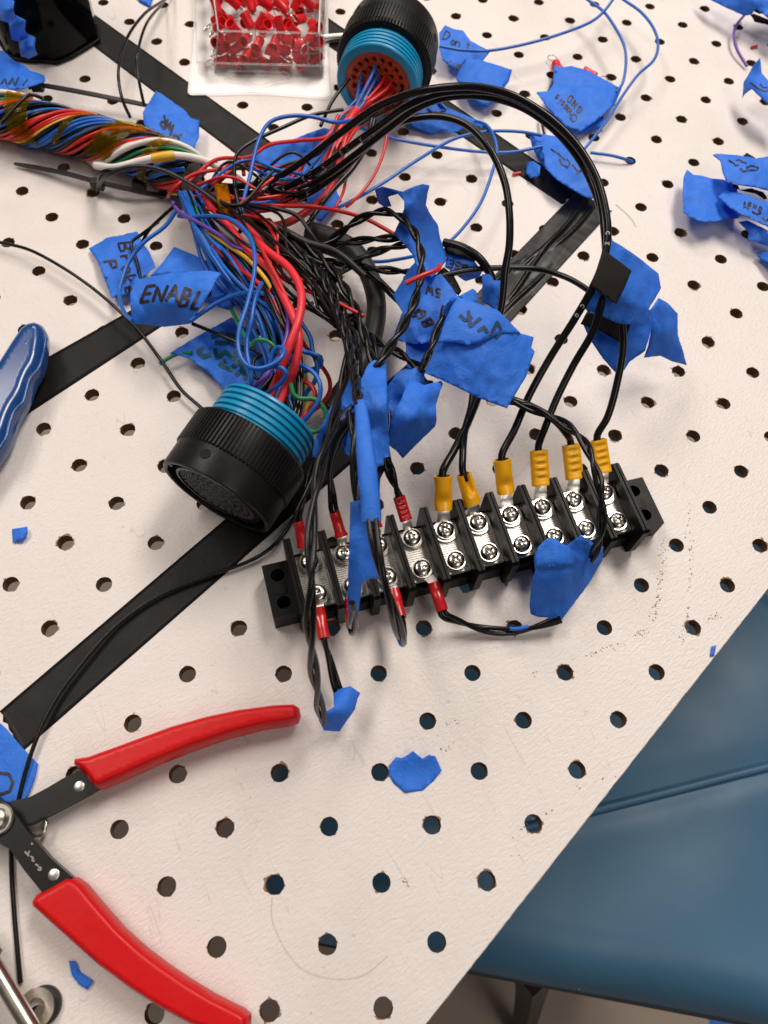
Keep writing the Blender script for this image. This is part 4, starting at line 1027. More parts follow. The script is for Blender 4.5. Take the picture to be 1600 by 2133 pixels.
# --- thick black single wires in the big arcs
big = 'thick black wires arching over the board'
def wire_print(parent, W, r, s0, text, size=1.7, gap=4.2):
    """white lettering printed along a wire, on the side it shows"""
    P = smooth_path(W, .4); Tn, _, _ = frames(P); mb = MB()
    i = int(s0 / .4)
    for ch in text:
        if i >= len(P) - 8: break
        if ch != ' ':
            p = P[i]; t = Tn[i]; d = CAM - p; d -= t * (d @ t); d /= np.linalg.norm(d); sd = np.cross(d, t)
            for st in FONT.get(ch, []):
                V = []
                q = [np.array(a) for a in st]
                for a, b in zip(q, q[1:]):
                    e = (b - a) / (np.linalg.norm(b - a) + 1e-9); nn = np.array([-e[1], e[0]]) * .11
                    F4 = [a + nn, b + nn, b - nn, a - nn]; o = len(mb.V)
                    for f in F4:
                        y = (f[1] - .5) * size * .85; mb.V.append(tuple(p + t * f[0] * size + sd * y + d * (math.sqrt(max(.1, r * r - y * y)) + .06)))
                    mb.F.append((o, o + 1, o + 2, o + 3)); mb.fm.append(0)
        i += int(gap / .4)
    if mb.V: mb.make('print', M['print'], parent, smooth=False)
def thick(pts, tip, label, r=1.5, marks=None):
    W = [U(*p) for p in pts]
    if tip in TIPS: a, b, ax = TIPS[tip]; W += [b + ax * 1.5, a]
    o = wire('thick_wire', W, r, 'w_black', label, 'wire', big, 10, True)
    if marks:
        o['_o'] = [float(v) / MM for v in o.location]; wire_print(o, W, r, *marks)
    return o
thick([(430, 385, 18), (500, 388, 26), (560, 378, 34), (625, 340, 46), (700, 284, 62), (780, 226, 78), (860, 194, 90), (940, 181, 96), (1000, 182, 98), (1070, 200, 98), (1140, 242, 95), (1200, 300, 91), (1240, 365, 87), (1260, 430, 83), (1266, 490, 79), (1256, 548, 74), (1232, 604, 68), (1195, 668, 58), (1146, 745, 47), (1102, 825, 38), (1072, 895, 32)], (6, 1), 'outermost thick black wire of the big arc, ending in the seventh post', marks=(235, 'CENZWX CO'))
thick([(430, 395, 16), (505, 402, 23), (575, 398, 30), (650, 362, 42), (720, 312, 57), (790, 262, 72), (850, 220, 84), (910, 196, 90), (970, 189, 93), (1040, 194, 95), (1105, 222, 93), (1165, 266, 90), (1215, 325, 86), (1245, 392, 83), (1258, 470, 78), (1262, 540, 74), (1255, 620, 66), (1235, 690, 56), (1195, 760, 46), (1160, 830, 38), (1136, 890, 32)], (7, 1), 'thick black wire leaving the lower tag at the right, ending in the eighth post', marks=(30, 'KENZWX ENZWX ENZWX'))
thick([(440, 400, 13), (520, 412, 20), (600, 405, 27), (670, 372, 38), (740, 322, 52), (810, 268, 68), (870, 225, 80), (930, 203, 87), (1000, 200, 90), (1080, 220, 90), (1150, 266, 88), (1205, 330, 84), (1240, 400, 80), (1262, 480, 75), (1280, 560, 68), (1292, 640, 60), (1298, 720, 50), (1285, 800, 40), (1265, 870, 32)], (9, 1), 'thick black wire dropping below the blue tags at the right into the tenth post')
thick([(450, 405, 12), (540, 420, 18), (620, 412, 25), (700, 365, 36), (760, 310, 48), (810, 265, 58), (860, 247, 64), (920, 243, 68), (975, 262, 70), (1020, 310, 69), (1050, 375, 66), (1061, 440, 62), (1061, 510, 56), (1052, 565, 50), (1046, 630, 42), (1030, 700, 34), (1005, 800, 30), (975, 880, 28), (945, 940, 28)], (4, 1), 'thick black wire of the inner arc, passing behind the large tag to the fifth post', 1.6, (28, 'ENZWX A'))
thick([(870, 590, 34), (920, 575, 34), (985, 562, 34), (1050, 558, 34), (1120, 561, 34), (1180, 578, 36), (1235, 612, 40), (1262, 640, 44)], None, 'black wire running level behind the tags into the right hand blue tag', 1.3)
thick([(960, 700, 30), (985, 780, 30), (983, 840, 28), (968, 900, 28), (964, 950, 28)], (5, 1), 'thick black wire from below the large tag to the folded yellow terminal', 1.5)
thick([(1000, 790, 40), (1050, 825, 40), (1110, 848, 39), (1155, 875, 36), (1180, 903, 32)], (8, 1), 'thick black wire from the large tag corner to the ninth post', 1.5)
thick([(640, 510, 24), (700, 530, 22), (760, 560, 20), (830, 625, 20), (850, 640, 20)], None, 'thick black printed wire crossing to the central blue tags', 1.7, (22, 'Z O Z'))
wire('black_cable', [(640, 480, 16), (690, 495, 16), (735, 520, 15), (768, 570, 14), (784, 630, 13), (778, 690, 12), (755, 755, 11), (715, 815, 9), (683, 855, 8)], 4.6, 'jacket', 'fat black heat shrink sleeve curving behind the twisted wires', 'cable', n=16)
wire('wire_end', [(690, 848, 8), (668, 868, 8), (645, 880, 9), (628, 890, 10)], .8, 'w_white', 'thin white wire end poking out of the black sleeve', 'wire')
# arc of black tape wrapped wire near the BBE tag
wire('thick_wire', [(925, 505, 36), (962, 515, 38), (995, 535, 38), (1015, 560, 36), (1028, 590, 32), (1035, 640, 28)], 1.9, 'w_black', 'short black wire bending behind the BBE tag', 'wire', big)

# --- twisted black pairs
tw = 'twisted black wire pairs'
R_ = 0.98
def pair(pts, label, tip=None, turns=26, r=R_, strands=2, m='w_black', ph=0.0):
    W = [U(*p) for p in pts]
    if tip: a, b, ax = TIPS[tip]; W += [b + ax * 1.5, a]
    return twisted('twisted_wire_pair', W, r, label, m, turns, strands, tw, True, ph)
pair([(640, 530, 30), (690, 500, 36), (740, 462, 44), (790, 441, 50), (830, 449, 54), (860, 478, 57), (876, 520, 58), (878, 565, 58), (866, 622, 57), (840, 680, 56), (805, 735, 56), (772, 785, 56)], 'twisted black pair making the large loop over the central blue tapes')
pair([(620, 540, 30), (700, 512, 34), (760, 500, 36), (840, 495, 36)], 'twisted black pair entering the torn blue tape near the red wire')
pair([(680, 600, 28), (720, 560, 32), (770, 530, 34), (850, 507, 34)], 'twisted black pair rising steeply to the right behind the big loop')
pair([(620, 535, 26), (700, 548, 28), (780, 560, 30), (868, 568, 30)], 'twisted black pair running level into the blue tape')
pair([(600, 500, 32), (655, 555, 42), (692, 620, 50), (716, 680, 58), (732, 740, 66), (742, 800, 76), (748, 850, 84)], 'twisted black pair dropping into the top of the rolled blue tape', turns=24)
pair([(590, 520, 32), (640, 575, 42), (690, 645, 52), (722, 700, 58), (722, 760, 62), (704, 840, 68), (690, 900, 74), (668, 970, 80), (654, 1050, 84), (647, 1140, 86), (649, 1220, 84), (645, 1300, 74), (653, 1390, 54), (662, 1450, 36), (673, 1503, 16)], 'long twisted black pair hanging in front of the terminal block down to the blue scrap', turns=52, r=1.0)
pair([(600, 530, 28), (660, 590, 36), (705, 660, 44), (738, 700, 48), (745, 770, 50), (735, 860, 46), (700, 920, 40), (688, 980, 34), (692, 1030, 30)], 'black pair bending down into the second red terminal', (1, 1), turns=60)
pair([(700, 870, 30), (680, 920, 26), (658, 960, 25), (640, 1010, 25), (628, 1050, 25)], 'black pair beside the connector ending in the first red terminal', (0, 1), turns=50)
pair([(640, 560, 28), (700, 640, 34), (770, 700, 38), (830, 735, 42), (880, 770, 46)], 'twisted black pair crossing down right to the blue tape pocket', turns=27)
pair([(930, 640, 50), (912, 690, 50), (895, 735, 50), (880, 772, 48)], 'short twisted black pair hanging out of the rolled tag into the tape pocket', turns=30)
pair([(770, 700, 40), (790, 760, 42), (805, 860, 40), (806, 960, 36), (818, 1000, 32)], 'black pair coming out below the blue tape into the ridged red terminal', (3, 1), turns=40)
pair([(790, 940, 36), (796, 965, 34), (786, 1000, 32), (780, 1030, 28)], 'short black pair running to the third post behind the tape roll', (2, 1), turns=40)
pair([(800, 955, 36), (812, 975, 35), (822, 1005, 31), (828, 1025, 28)], 'second black pair squeezed into the ridged red terminal', turns=40)
pair([(735, 860, 70), (738, 930, 70), (742, 1000, 68), (745, 1050, 66)], 'black pair running down beside the rolled blue tape', turns=45)
pair([(705, 1440, 8), (697, 1415, 10), (686, 1370, 12.5)], 'straight black pair from the first near terminal to the blue scrap', (0, -1), turns=70)
pair([(1168, 1288, 8), (1135, 1300, 6), (1095, 1311, 4), (1050, 1315, 3), (1000, 1309, 4), (955, 1294, 8)], 'black pair looping low from the fourth red terminal to the blue tape', (3, -1), turns=55)
pair([(1232, 1165, 24), (1246, 1130, 34), (1254, 1080, 44), (1252, 1030, 50), (1240, 975, 52), (1212, 915, 50), (1165, 876, 46), (1110, 852, 43), (1050, 832, 42)], 'twisted black pair looping from the large tag over the tenth post', turns=30)
pair([(775, 1080, 86), (782, 1130, 86), (795, 1190, 84), (815, 1260, 76), (834, 1322, 58), (838, 1336, 44), (838, 1328, 30), (836, 1305, 20)], 'two black wires hanging from the rolled tape in front of the third post', (2, -1), turns=80)
pair([(734, 1262, 66), (734, 1290, 56), (736, 1306, 44), (737, 1312, 32)], 'two black wire ends below the blue tape at the second post', (1, -1), turns=70)
pair([(560, 480, 30), (620, 500, 34), (690, 560, 40), (740, 640, 46), (765, 720, 50), (785, 770, 52)], 'twisted black pair from the harness centre to the upright blue tape', turns=30)
pair([(575, 500, 30), (640, 540, 36), (700, 610, 42), (728, 690, 48), (742, 740, 54), (752, 790, 56)], 'twisted black pair left of the upright blue tape', turns=24)

# --- loose single wires
lw = 'loose thin wires'
wire('loose_wire', [(-30, 500, 4), (10, 507, 5), (60, 520, 6), (130, 557, 7), (190, 598, 7), (240, 640, 7), (290, 690, 6), (340, 757, 5), (378, 812, 4), (420, 850, 4), (450, 880, 3)], .8, 'w_black', 'thin black wire sweeping from the left edge to the lower connector', 'wire', lw)
wire('loose_wire', [(615, 1075, 2), (585, 1120, 3), (550, 1152, 3), (505, 1175, 2), (430, 1200, 2), (330, 1241, 2), (250, 1296, 2), (180, 1371, 2.5), (120, 1451, 2.5), (80, 1530, 2.5), (55, 1602, 2), (38, 1670, 1), (26, 1730, 1), (24, 1800, 1), (29, 1890, 1.2), (36, 1975, 1.4), (43, 2048, 1.4)], .8, 'w_black', 'thin black wire lying across the long tape strip and under the pliers', 'wire', lw)
wire('loose_wire', [(360, -10, 2), (330, 8, 14), (300, 30, 24), (266, 77, 32), (250, 125, 34), (247, 165, 34), (256, 210, 30), (272, 246, 24)], .8, 'w_black', 'thin black wire loop at the top left, left one of the two', 'wire', lw)
wire('loose_wire', [(342, 6, 2), (322, 26, 12), (304, 52, 20), (290, 95, 24), (285, 133, 24), (291, 176, 20), (301, 222, 12)], .8, 'w_black', 'thin black wire loop at the top left, right one of the two', 'wire', lw)
wire('loose_wire', [(296, 505, 9), (310, 480, 14), (340, 450, 22), (368, 425, 26)], .8, 'w_black', 'short black wire over the tag beside the ENABL tag', 'wire', lw)
wire('loose_wire', [(293, 580, 8), (285, 545, 9), (274, 505, 10), (296, 488, 12), (330, 462, 18)], .85, 'w_black', 'kinked black wire lying on the leftmost lettered tag', 'wire', lw)
wire('loose_wire', [(400, 674, 18), (440, 690, 17), (500, 716, 18), (560, 745, 20)], .85, 'w_black', 'black wire running from the ENABL tag over the green lettered tag', 'wire', lw)
wire('green_wire', [(333, 758, 4), (345, 750, 5), (368, 738, 6), (400, 735, 8)], .9, 'w_green', 'short green wire tip sticking out of the green lettered tag', 'wire', lw)
bl = 'thin blue wires curving over the board'
for pts, lab in (
 ([(915, 96, 16), (960, 104, 14), (1010, 106, 14), (1080, 95, 14), (1170, 70, 15), (1240, 40, 16), (1275, 2, 18), (1290, -30, 18)], 'blue wire sweeping right from the tag beside the upper connector'),
 ([(1200, -20, 14), (1225, 0, 15), (1255, 22, 16), (1280, 55, 17), (1300, 95, 17), (1304, 130, 16), (1296, 175, 14), (1284, 192, 12)], 'blue wire curving down into the Chassis GND tag'),
 ([(1280, -15, 14), (1300, 0, 14), (1335, 25, 15), (1362, 60, 16), (1371, 95, 16), (1362, 125, 15), (1330, 155, 14), (1300, 195, 12), (1265, 250, 10), (1222, 305, 8), (1200, 330, 7)], 'outermost blue wire passing right of the Chassis GND tag'),
 ([(1230, 318, 4), (1275, 324, 4), (1300, 331, 3), (1318, 337, 1)], 'short blue wire pointing into a hole right of the black arc'),
 ([(740, 262, 26), (805, 285, 16), (890, 302, 12), (1000, 316, 10), (1065, 317, 9), (1130, 305, 9)], 'blue wire running straight from the upper connector to the lettered tag by the arc'),
 ([(690, 440, 12), (740, 415, 14), (800, 380, 15), (875, 330, 15), (950, 288, 14), (1015, 274, 13), (1080, 274, 12), (1128, 282, 10)], 'long blue wire rising from the harness to the tag by the arc'),
 ([(990, 252, 10), (1012, 260, 14), (1028, 282, 16), (1035, 315, 16), (1025, 360, 15), (1000, 425, 14), (960, 480, 14), (935, 505, 14)], 'blue wire bowing down inside the inner black arc'),
 ([(735, 540, 10), (790, 545, 10), (830, 540, 12), (880, 530, 14)], 'short blue wire seen between the twisted pairs'),
 ([(905, 200, 8), (918, 216, 9), (930, 228, 8)], 'short blue wire bit above the tag under the upper connector')):
    wire('blue_wire', pts, .85, 'w_blue', lab, 'wire', bl)
wire('purple_wire', [(1552, 30, 4), (1532, 56, 5), (1529, 77, 5), (1535, 102, 4), (1556, 138, 2)], .85, 'w_purple', 'purple wire bowing below the tape at the top right', 'wire')
wire('red_wire', [(917, 552, 60), (912, 562, 62), (895, 568, 63), (870, 578, 63), (845, 590, 62)], .95, 'w_red', 'short red wire end poking out of the torn central tape', 'wire')
for pts, c, lab in (([(1565, 99, 1), (1577, 96, 1)], 'w_red', 'tiny red wire offcut on the board at the top right'), ([(1068, 363, 1), (1084, 360, 1)], 'w_red', 'tiny red wire offcut between the black arcs'),
                    ([(640, 640, 1), (652, 630, 1)], 'w_black', 'tiny black wire offcut under the red wires'), ([(1158, 150, 6), (1147, 182, 5), (1143, 192, 5)], 'w_black', 'short black wire lying on the Chassis GND tag')):
    wire('wire_offcut', pts, .85, c, lab, 'offcut')
wire('loose_wire', [(1128, 240, 4), (1130, 262, 4), (1135, 284, 3)], .8, 'w_black', 'short black wire between the two lettered tags right of the arc', 'wire', lw)

# ================================================================== blue tape tags
tg = 'blue tape tags'
def T(lab, outline, ctrl, **k): return tape(k.pop('name', 'tape_tag'), lab, outline, ctrl, group=k.pop('group', tg), cat=k.pop('cat', 'tape tag'), **k)
# ENABL and its neighbours
T('blue tape tag folded up behind the ENABL tag', [(312, 576), (340, 545), (363, 514), (398, 528), (430, 543), (434, 531), (471, 545), (476, 574), (430, 568)], [(312, 576, 14), (363, 514, 12), (430, 545, 18), (476, 574, 24), (390, 560, 18)], crumple=.5, seed=2)
T('blue tape flap right of the ENABL tag', [(447, 572), (480, 570), (498, 608), (484, 648), (455, 640), (440, 612)], [(447, 572, 22), (498, 608, 20), (455, 640, 16)], crumple=.8, seed=3)
EN = [[(325, 594), (306, 597), (292, 630), (311, 627)], [(299, 613), (315, 610)], [(318, 629), (328, 598), (336, 627), (350, 594)], [(345, 627), (366, 594), (369, 631)], [(352, 616), (368, 613)],
      [(372, 638), (386, 600), (398, 605), (395, 614), (380, 618), (392, 624), (388, 636), (372, 638)], [(416, 606), (398, 643), (413, 643)]]
T('blue tape tag lettered ENABL in black marker', [(284, 585), (300, 579), (353, 569), (430, 563), (464, 568), (450, 584), (438, 608), (418, 641), (398, 674), (345, 681), (276, 674), (272, 641), (271, 612)],
  [(284, 585, 24), (353, 569, 29), (464, 568, 34), (345, 625, 33), (418, 641, 31), (398, 674, 24), (345, 681, 19), (276, 674, 19), (271, 612, 25)], crumple=.5, seed=4, text=EN, pen=6.5, grid=5)
T('blue tape tag with sideways lettering, leftmost of the lettered tags', [(185, 518), (223, 495), (286, 482), (296, 503), (312, 527), (325, 556), (292, 582), (272, 612), (233, 621), (219, 584), (203, 543)],
  [(185, 518, 3), (286, 482, 6), (325, 556, 10), (233, 621, 5), (255, 550, 7)], crumple=.6, seed=5, grid=6, pen=4.5, jag=2,
  text=letters('Brake', (246, 507), (3, 21), (27, -4), 1.0) + letters('P.', (215, 545), (4, 20), (27, -3), 1.1))
T('blue tape tag with green lettering under the fan of wires', [(353, 736), (390, 713), (430, 690), (483, 661), (516, 686), (556, 734), (545, 790), (520, 830), (488, 824), (471, 816), (434, 775), (394, 747), (368, 739)],
  [(353, 736, 7), (430, 690, 10), (483, 661, 12), (556, 734, 12), (520, 830, 10), (434, 775, 6), (471, 745, 12)], crumple=.8, seed=6, ink='ink_green', pen=9, grid=6,
  text=[[(440, 702), (462, 694), (490, 700), (470, 716), (448, 712)], [(425, 722), (413, 733), (424, 744), (440, 738)], [(448, 725), (452, 746), (470, 732), (486, 748), (496, 730)], [(470, 752), (458, 760), (480, 770), (497, 752), (505, 766)], [(492, 782), (505, 770), (512, 790)], [(505, 722), (515, 735), (508, 742)]])
T('blue tape tag lettered PWR upside down above the harness', [(325, 189), (350, 205), (385, 230), (398, 246), (415, 250), (415, 285), (400, 320), (380, 305), (340, 283), (300, 260), (297, 235)],
  [(325, 189, 8), (415, 250, 6), (400, 320, 8), (300, 260, 16), (355, 250, 12)], crumple=.7, seed=7, jag=2, grid=6, pen=4.5, text=letters('PWR', (378, 277), (-22, -23), (-10, 19), .92))
T('crumpled blue tape at the left edge below the smoked bin', [(-25, 100), (0, 105), (10, 108), (30, 127), (50, 135), (62, 147), (92, 156), (95, 170), (75, 178), (45, 186), (0, 189), (-25, 189)], [(-25, 100, 8), (30, 127, 12), (62, 147, 16), (95, 165, 13), (45, 186, 22), (-20, 189, 22), (20, 155, 22)], crumple=2.2, seed=8, grid=6, ink='ink_faint', pen=4,
  text=[[(2, 176), (10, 162), (15, 180), (26, 162), (30, 178), (40, 160)], [(48, 178), (58, 165)]])
T('blue tape tag under the upper connector, black arcs crossing it', [(860, 219), (887, 210), (910, 215), (932, 224), (965, 238), (1010, 256), (1004, 268), (987, 261), (971, 264), (956, 274), (941, 276), (920, 271), (899, 279), (870, 268), (850, 258)],
  [(860, 219, 8), (910, 215, 9), (1010, 256, 6), (899, 279, 3), (941, 276, 3), (930, 245, 8)], crumple=.6, seed=9, pen=3, grid=6, text=[[(891, 226), (896, 232), (915, 234), (928, 230), (928, 224)], [(945, 240), (915, 237), (928, 244), (946, 240)]])
T('blue tape tag lettered in black script right of the upper connector', [(915, 68), (927, 52), (945, 60), (965, 64), (980, 85), (1005, 98), (1022, 107), (1000, 135), (970, 127), (950, 146), (922, 126), (915, 100)], [(915, 68, 10), (965, 64, 9), (1022, 107, 7), (950, 146, 5), (922, 126, 9)], crumple=.5, seed=10, pen=3, grid=6,
  text=letters('D', (921, 81), (16, 4), (8, -17)) + letters('onut', (938, 92), (16, 5), (4, -17), .78) + [[(938, 126), (940, 128)], [(946, 137), (950, 140), (956, 134), (962, 139), (966, 133)]])
T('plain blue tape piece between the upper connector and the big arc', [(950, 165), (955, 150), (972, 124), (1000, 125), (1035, 135), (1067, 145), (1060, 170), (1045, 190), (1035, 207), (1015, 223), (975, 207), (965, 187)], [(950, 165, 6), (972, 124, 10), (1067, 145, 8), (1015, 223, 6), (1000, 165, 11)], crumple=.7, seed=11)
T('blue tape tag lettered Chassis GND upside down', [(1155, 135), (1172, 140), (1190, 137), (1225, 147), (1260, 166), (1295, 185), (1280, 220), (1250, 245), (1210, 275), (1180, 265), (1140, 225), (1117, 192), (1142, 190), (1152, 175)],
  [(1155, 135, 5), (1225, 147, 7), (1295, 185, 6), (1210, 275, 5), (1117, 192, 6), (1190, 200, 9)], crumple=.5, seed=12, pen=3, grid=6,
  text=letters('GND', (1214, 226), (-10, -12), (-8, 12), 1.05) + letters('Chassis', (1204, 244), (-12, -14), (-9, 12), .80))
T('small blue tape flap below the Chassis GND tag', [(1250, 240), (1256, 238), (1261, 261), (1230, 274), (1206, 279)], [(1250, 240, 4), (1261, 261, 2), (1206, 279, 3)], crumple=.3, seed=13)
T('blue tape tag with black strokes inside the big black arc', [(1105, 280), (1130, 279), (1172, 287), (1215, 305), (1238, 345), (1248, 400), (1244, 415), (1220, 412), (1200, 400), (1160, 375), (1135, 350), (1132, 320), (1124, 300)], [(1105, 280, 7), (1172, 287, 9), (1244, 410, 7), (1135, 350, 9), (1190, 345, 12)], crumple=.6, seed=14, pen=3.2, grid=6,
  text=[[(1147, 310), (1163, 320), (1178, 334)], [(1166, 330), (1170, 342), (1182, 348), (1188, 340), (1180, 330)], [(1192, 342), (1200, 352), (1206, 358), (1200, 362)], [(1211, 348), (1209, 358)]])
T('narrow blue tape fold left of the tag inside the big arc', [(1103, 284), (1112, 284), (1125, 300), (1134, 318), (1132, 338), (1120, 330), (1108, 305)], [(1103, 284, 4), (1132, 338, 6), (1134, 318, 8)], crumple=.4, seed=15)
T('small dark blue tape loop at the wrinkled black tape', [(1098, 338), (1112, 336), (1126, 346), (1124, 366), (1105, 372), (1096, 360)], [(1098, 338, 3), (1126, 346, 6), (1105, 372, 3)], crumple=.8, seed=16)
# tags on the arcs, right
o = T('upper blue tape tag on the black arcs with a black cloth square', [(1270, 498), (1295, 512), (1319, 528), (1345, 548), (1372, 570), (1377, 600), (1365, 622), (1353, 641), (1341, 678), (1287, 674), (1250, 656), (1212, 641), (1231, 600), (1244, 575), (1256, 537)],
  [(1270, 498, 78), (1372, 570, 58), (1341, 678, 54), (1212, 641, 62), (1244, 575, 72), (1290, 600, 70)], crumple=.7, seed=17)
tape('cloth_square', None, [(1256, 519), (1286, 541), (1316, 564), (1301, 600), (1284, 634), (1256, 616), (1231, 597)], [(1256, 519, 78.5), (1316, 564, 71), (1284, 634, 68), (1231, 597, 72.5), (1275, 580, 73.5)], crumple=0, m='felt_tape', seed=17, jag=.2, parent=o, thick=.5)
o = T('lower blue tape tag on the black arcs, hanging over a black cloth square', [(1212, 669), (1231, 647), (1287, 660), (1337, 662), (1353, 644), (1359, 681), (1344, 731), (1312, 753), (1300, 772), (1281, 775), (1256, 747), (1228, 706)],
  [(1212, 669, 46), (1287, 660, 50), (1353, 644, 48), (1344, 731, 38), (1281, 775, 32), (1228, 706, 40)], crumple=.8, seed=18)
tape('cloth_square', None, [(1209, 675), (1222, 650), (1256, 657), (1316, 668), (1300, 717), (1272, 702), (1247, 687)], [(1209, 675, 47.5), (1222, 650, 51), (1316, 668, 50.5), (1300, 717, 44)], crumple=0, m='felt_tape', seed=18, jag=.2, parent=o, thick=.5)
T('blue tape flap right of the lower tag, its corner over a hole', [(1353, 647), (1372, 620), (1391, 631), (1412, 653), (1412, 697), (1422, 728), (1431, 761), (1400, 753), (1375, 741), (1341, 745), (1350, 720), (1356, 690)], [(1353, 647, 40), (1372, 620, 42), (1412, 653, 30), (1431, 761, 8), (1341, 745, 22), (1385, 690, 30)], crumple=1.0, seed=19)
# right-hand heap
T('blue tape tag at the right edge lettered 55 and SP', [(1484, 323), (1492, 320), (1536, 323), (1575, 330), (1600, 325), (1645, 322), (1650, 405), (1600, 398), (1571, 390), (1525, 384), (1512, 377), (1505, 359), (1500, 335)], [(1484, 323, 14), (1575, 330, 16), (1650, 322, 18), (1650, 405, 12), (1525, 384, 15), (1505, 359, 15)], crumple=.6, seed=20, pen=3.5, grid=6,
  text=[[(1518, 333), (1528, 340), (1533, 345), (1539, 343)], [(1533, 334), (1540, 332), (1548, 338), (1556, 340)], [(1542, 350), (1548, 357), (1558, 356), (1556, 348), (1566, 345), (1580, 349), (1576, 355), (1560, 354)]])
T('wide blue tape piece at the right, lowest of its heap', [(1431, 353), (1445, 364), (1463, 366), (1484, 372), (1508, 374), (1535, 392), (1545, 430), (1539, 455), (1518, 455), (1492, 462), (1466, 464), (1439, 455), (1424, 443), (1422, 398), (1424, 369)], [(1431, 353, 8), (1508, 374, 5), (1539, 455, 6), (1466, 464, 9), (1422, 398, 9), (1480, 410, 8)], crumple=1.0, seed=21)
T('blue tape tag lettered in two rows, middle of the heap at the right', [(1496, 409), (1513, 397), (1544, 402), (1600, 422), (1645, 436), (1645, 500), (1600, 474), (1584, 466), (1544, 447), (1518, 432)], [(1496, 409, 13), (1513, 397, 12), (1645, 436, 14), (1645, 500, 12), (1544, 447, 15)], crumple=.5, seed=22, jag=2, pen=3.5, grid=6,
  text=letters('sGND', (1549, 425), (15, 6), (2, -8), 1.5) + [[(1549, 432), (1553, 430), (1560, 436)], [(1567, 440), (1578, 446), (1586, 443)], [(1590, 452), (1594, 460), (1602, 456)]])
T('crumpled blue tape below the two row tag at the right edge', [(1538, 462), (1557, 459), (1600, 480), (1645, 498), (1645, 530), (1600, 514), (1571, 503), (1557, 500), (1560, 485)], [(1538, 462, 9), (1600, 480, 12), (1645, 530, 8), (1557, 500, 6)], crumple=1.2, seed=23)
T('blue tape corner at the right edge, lowest in the picture there', [(1575, 532), (1592, 524), (1645, 516), (1645, 565), (1600, 550)], [(1575, 532, 2), (1645, 516, 8), (1600, 550, 5)], crumple=.6, seed=24)
tape('cloth_square', 'black cloth tape corner behind the tag at the right edge', [(1546, 326), (1556, 318), (1575, 330), (1562, 334)], [(1546, 326, 6), (1556, 318, 6), (1575, 330, 6)], crumple=0, m='felt_tape', cat='tape tag', group=tg, thick=.4)
tape('cloth_square', 'curved black cloth tape between the tags at the right edge', [(1525, 386), (1538, 386), (1541, 395), (1566, 392), (1590, 400), (1599, 413), (1592, 416), (1575, 404), (1548, 398), (1530, 392)], [(1525, 386, 10), (1566, 392, 10), (1599, 413, 9)], crumple=0, m='felt_tape', cat='tape tag', group=tg, thick=.4)
T('blue tape in the top right corner', [(1462, -22), (1480, 0), (1512, 16), (1550, 33), (1565, 31), (1575, 18), (1600, 38), (1645, 58), (1645, -30)], [(1462, -22, 10), (1550, 33, 12), (1645, 58, 16), (1645, -30, 16), (1570, 0, 20)], crumple=.9, seed=25)
tape('cloth_square', 'black cloth strip along the tape in the top right corner', [(1563, 31), (1570, 28), (1602, 41), (1645, 60), (1645, 68), (1600, 52), (1572, 46)], [(1563, 31, 8), (1602, 41, 8), (1645, 68, 8)], crumple=0, m='felt_tape', cat='tape tag', group=tg, thick=.5)
T('blue tape tag with a pointed flap at the right edge', [(1546, 206), (1549, 171), (1562, 150), (1569, 136), (1584, 120), (1587, 152), (1600, 167), (1645, 190), (1645, 245), (1600, 218), (1566, 186), (1552, 196)], [(1546, 206, 6), (1562, 150, 17), (1584, 120, 24), (1600, 167, 20), (1645, 190, 20), (1600, 218, 18), (1566, 186, 17)], crumple=.4, seed=26, pen=2.6, grid=6, text=[[(1562, 172), (1566, 174), (1580, 184), (1594, 190), (1600, 188)], [(1583, 174), (1590, 182), (1600, 182)]])
# centre
T('torn blue tape with a curled tip at the top centre, red wire entering it', [(781, 395), (797, 388), (816, 393), (839, 399), (865, 387), (880, 383), (895, 386), (891, 402), (887, 427), (899, 449), (912, 468), (917, 496), (927, 524), (930, 543), (917, 560), (902, 577), (884, 572), (865, 549), (861, 532), (842, 509), (820, 487), (833, 459), (842, 434), (842, 419), (829, 404), (809, 410), (816, 430), (801, 432), (788, 423)],
  [(781, 395, 60), (801, 432, 44), (839, 399, 62), (880, 383, 60), (895, 386, 58), (842, 434, 58), (905, 460, 40), (820, 487, 42), (865, 500, 46), (930, 543, 38), (902, 577, 48), (861, 532, 44)], crumple=.8, seed=27, grid=7)
T('blue tape tag lettered BUS and 5W in the middle of the wires', [(866, 545), (884, 566), (902, 577), (918, 570), (935, 590), (957, 622), (938, 648), (921, 680), (914, 712), (861, 718), (816, 706), (830, 672), (838, 650), (818, 616), (837, 586), (852, 560)],
  [(866, 545, 42), (902, 577, 44), (957, 622, 46), (914, 712, 40), (816, 706, 34), (818, 616, 30), (875, 640, 44)], crumple=.7, seed=28, pen=4.5, grid=6,
  text=letters('BU', (905, 672), (-13, -16), (-21, 9), 1.0) + letters('5', (880, 654), (-5, -18), (-20, 8), .95) + letters('5W', (918, 602), (-17, -4), (-1, 17), .95))
T('blue tape tail below the BUS tag behind the large tag', [(845, 712), (912, 708), (905, 760), (885, 778), (850, 775), (846, 745)], [(845, 712, 36), (912, 708, 38), (885, 778, 32)], crumple=.5, seed=29)
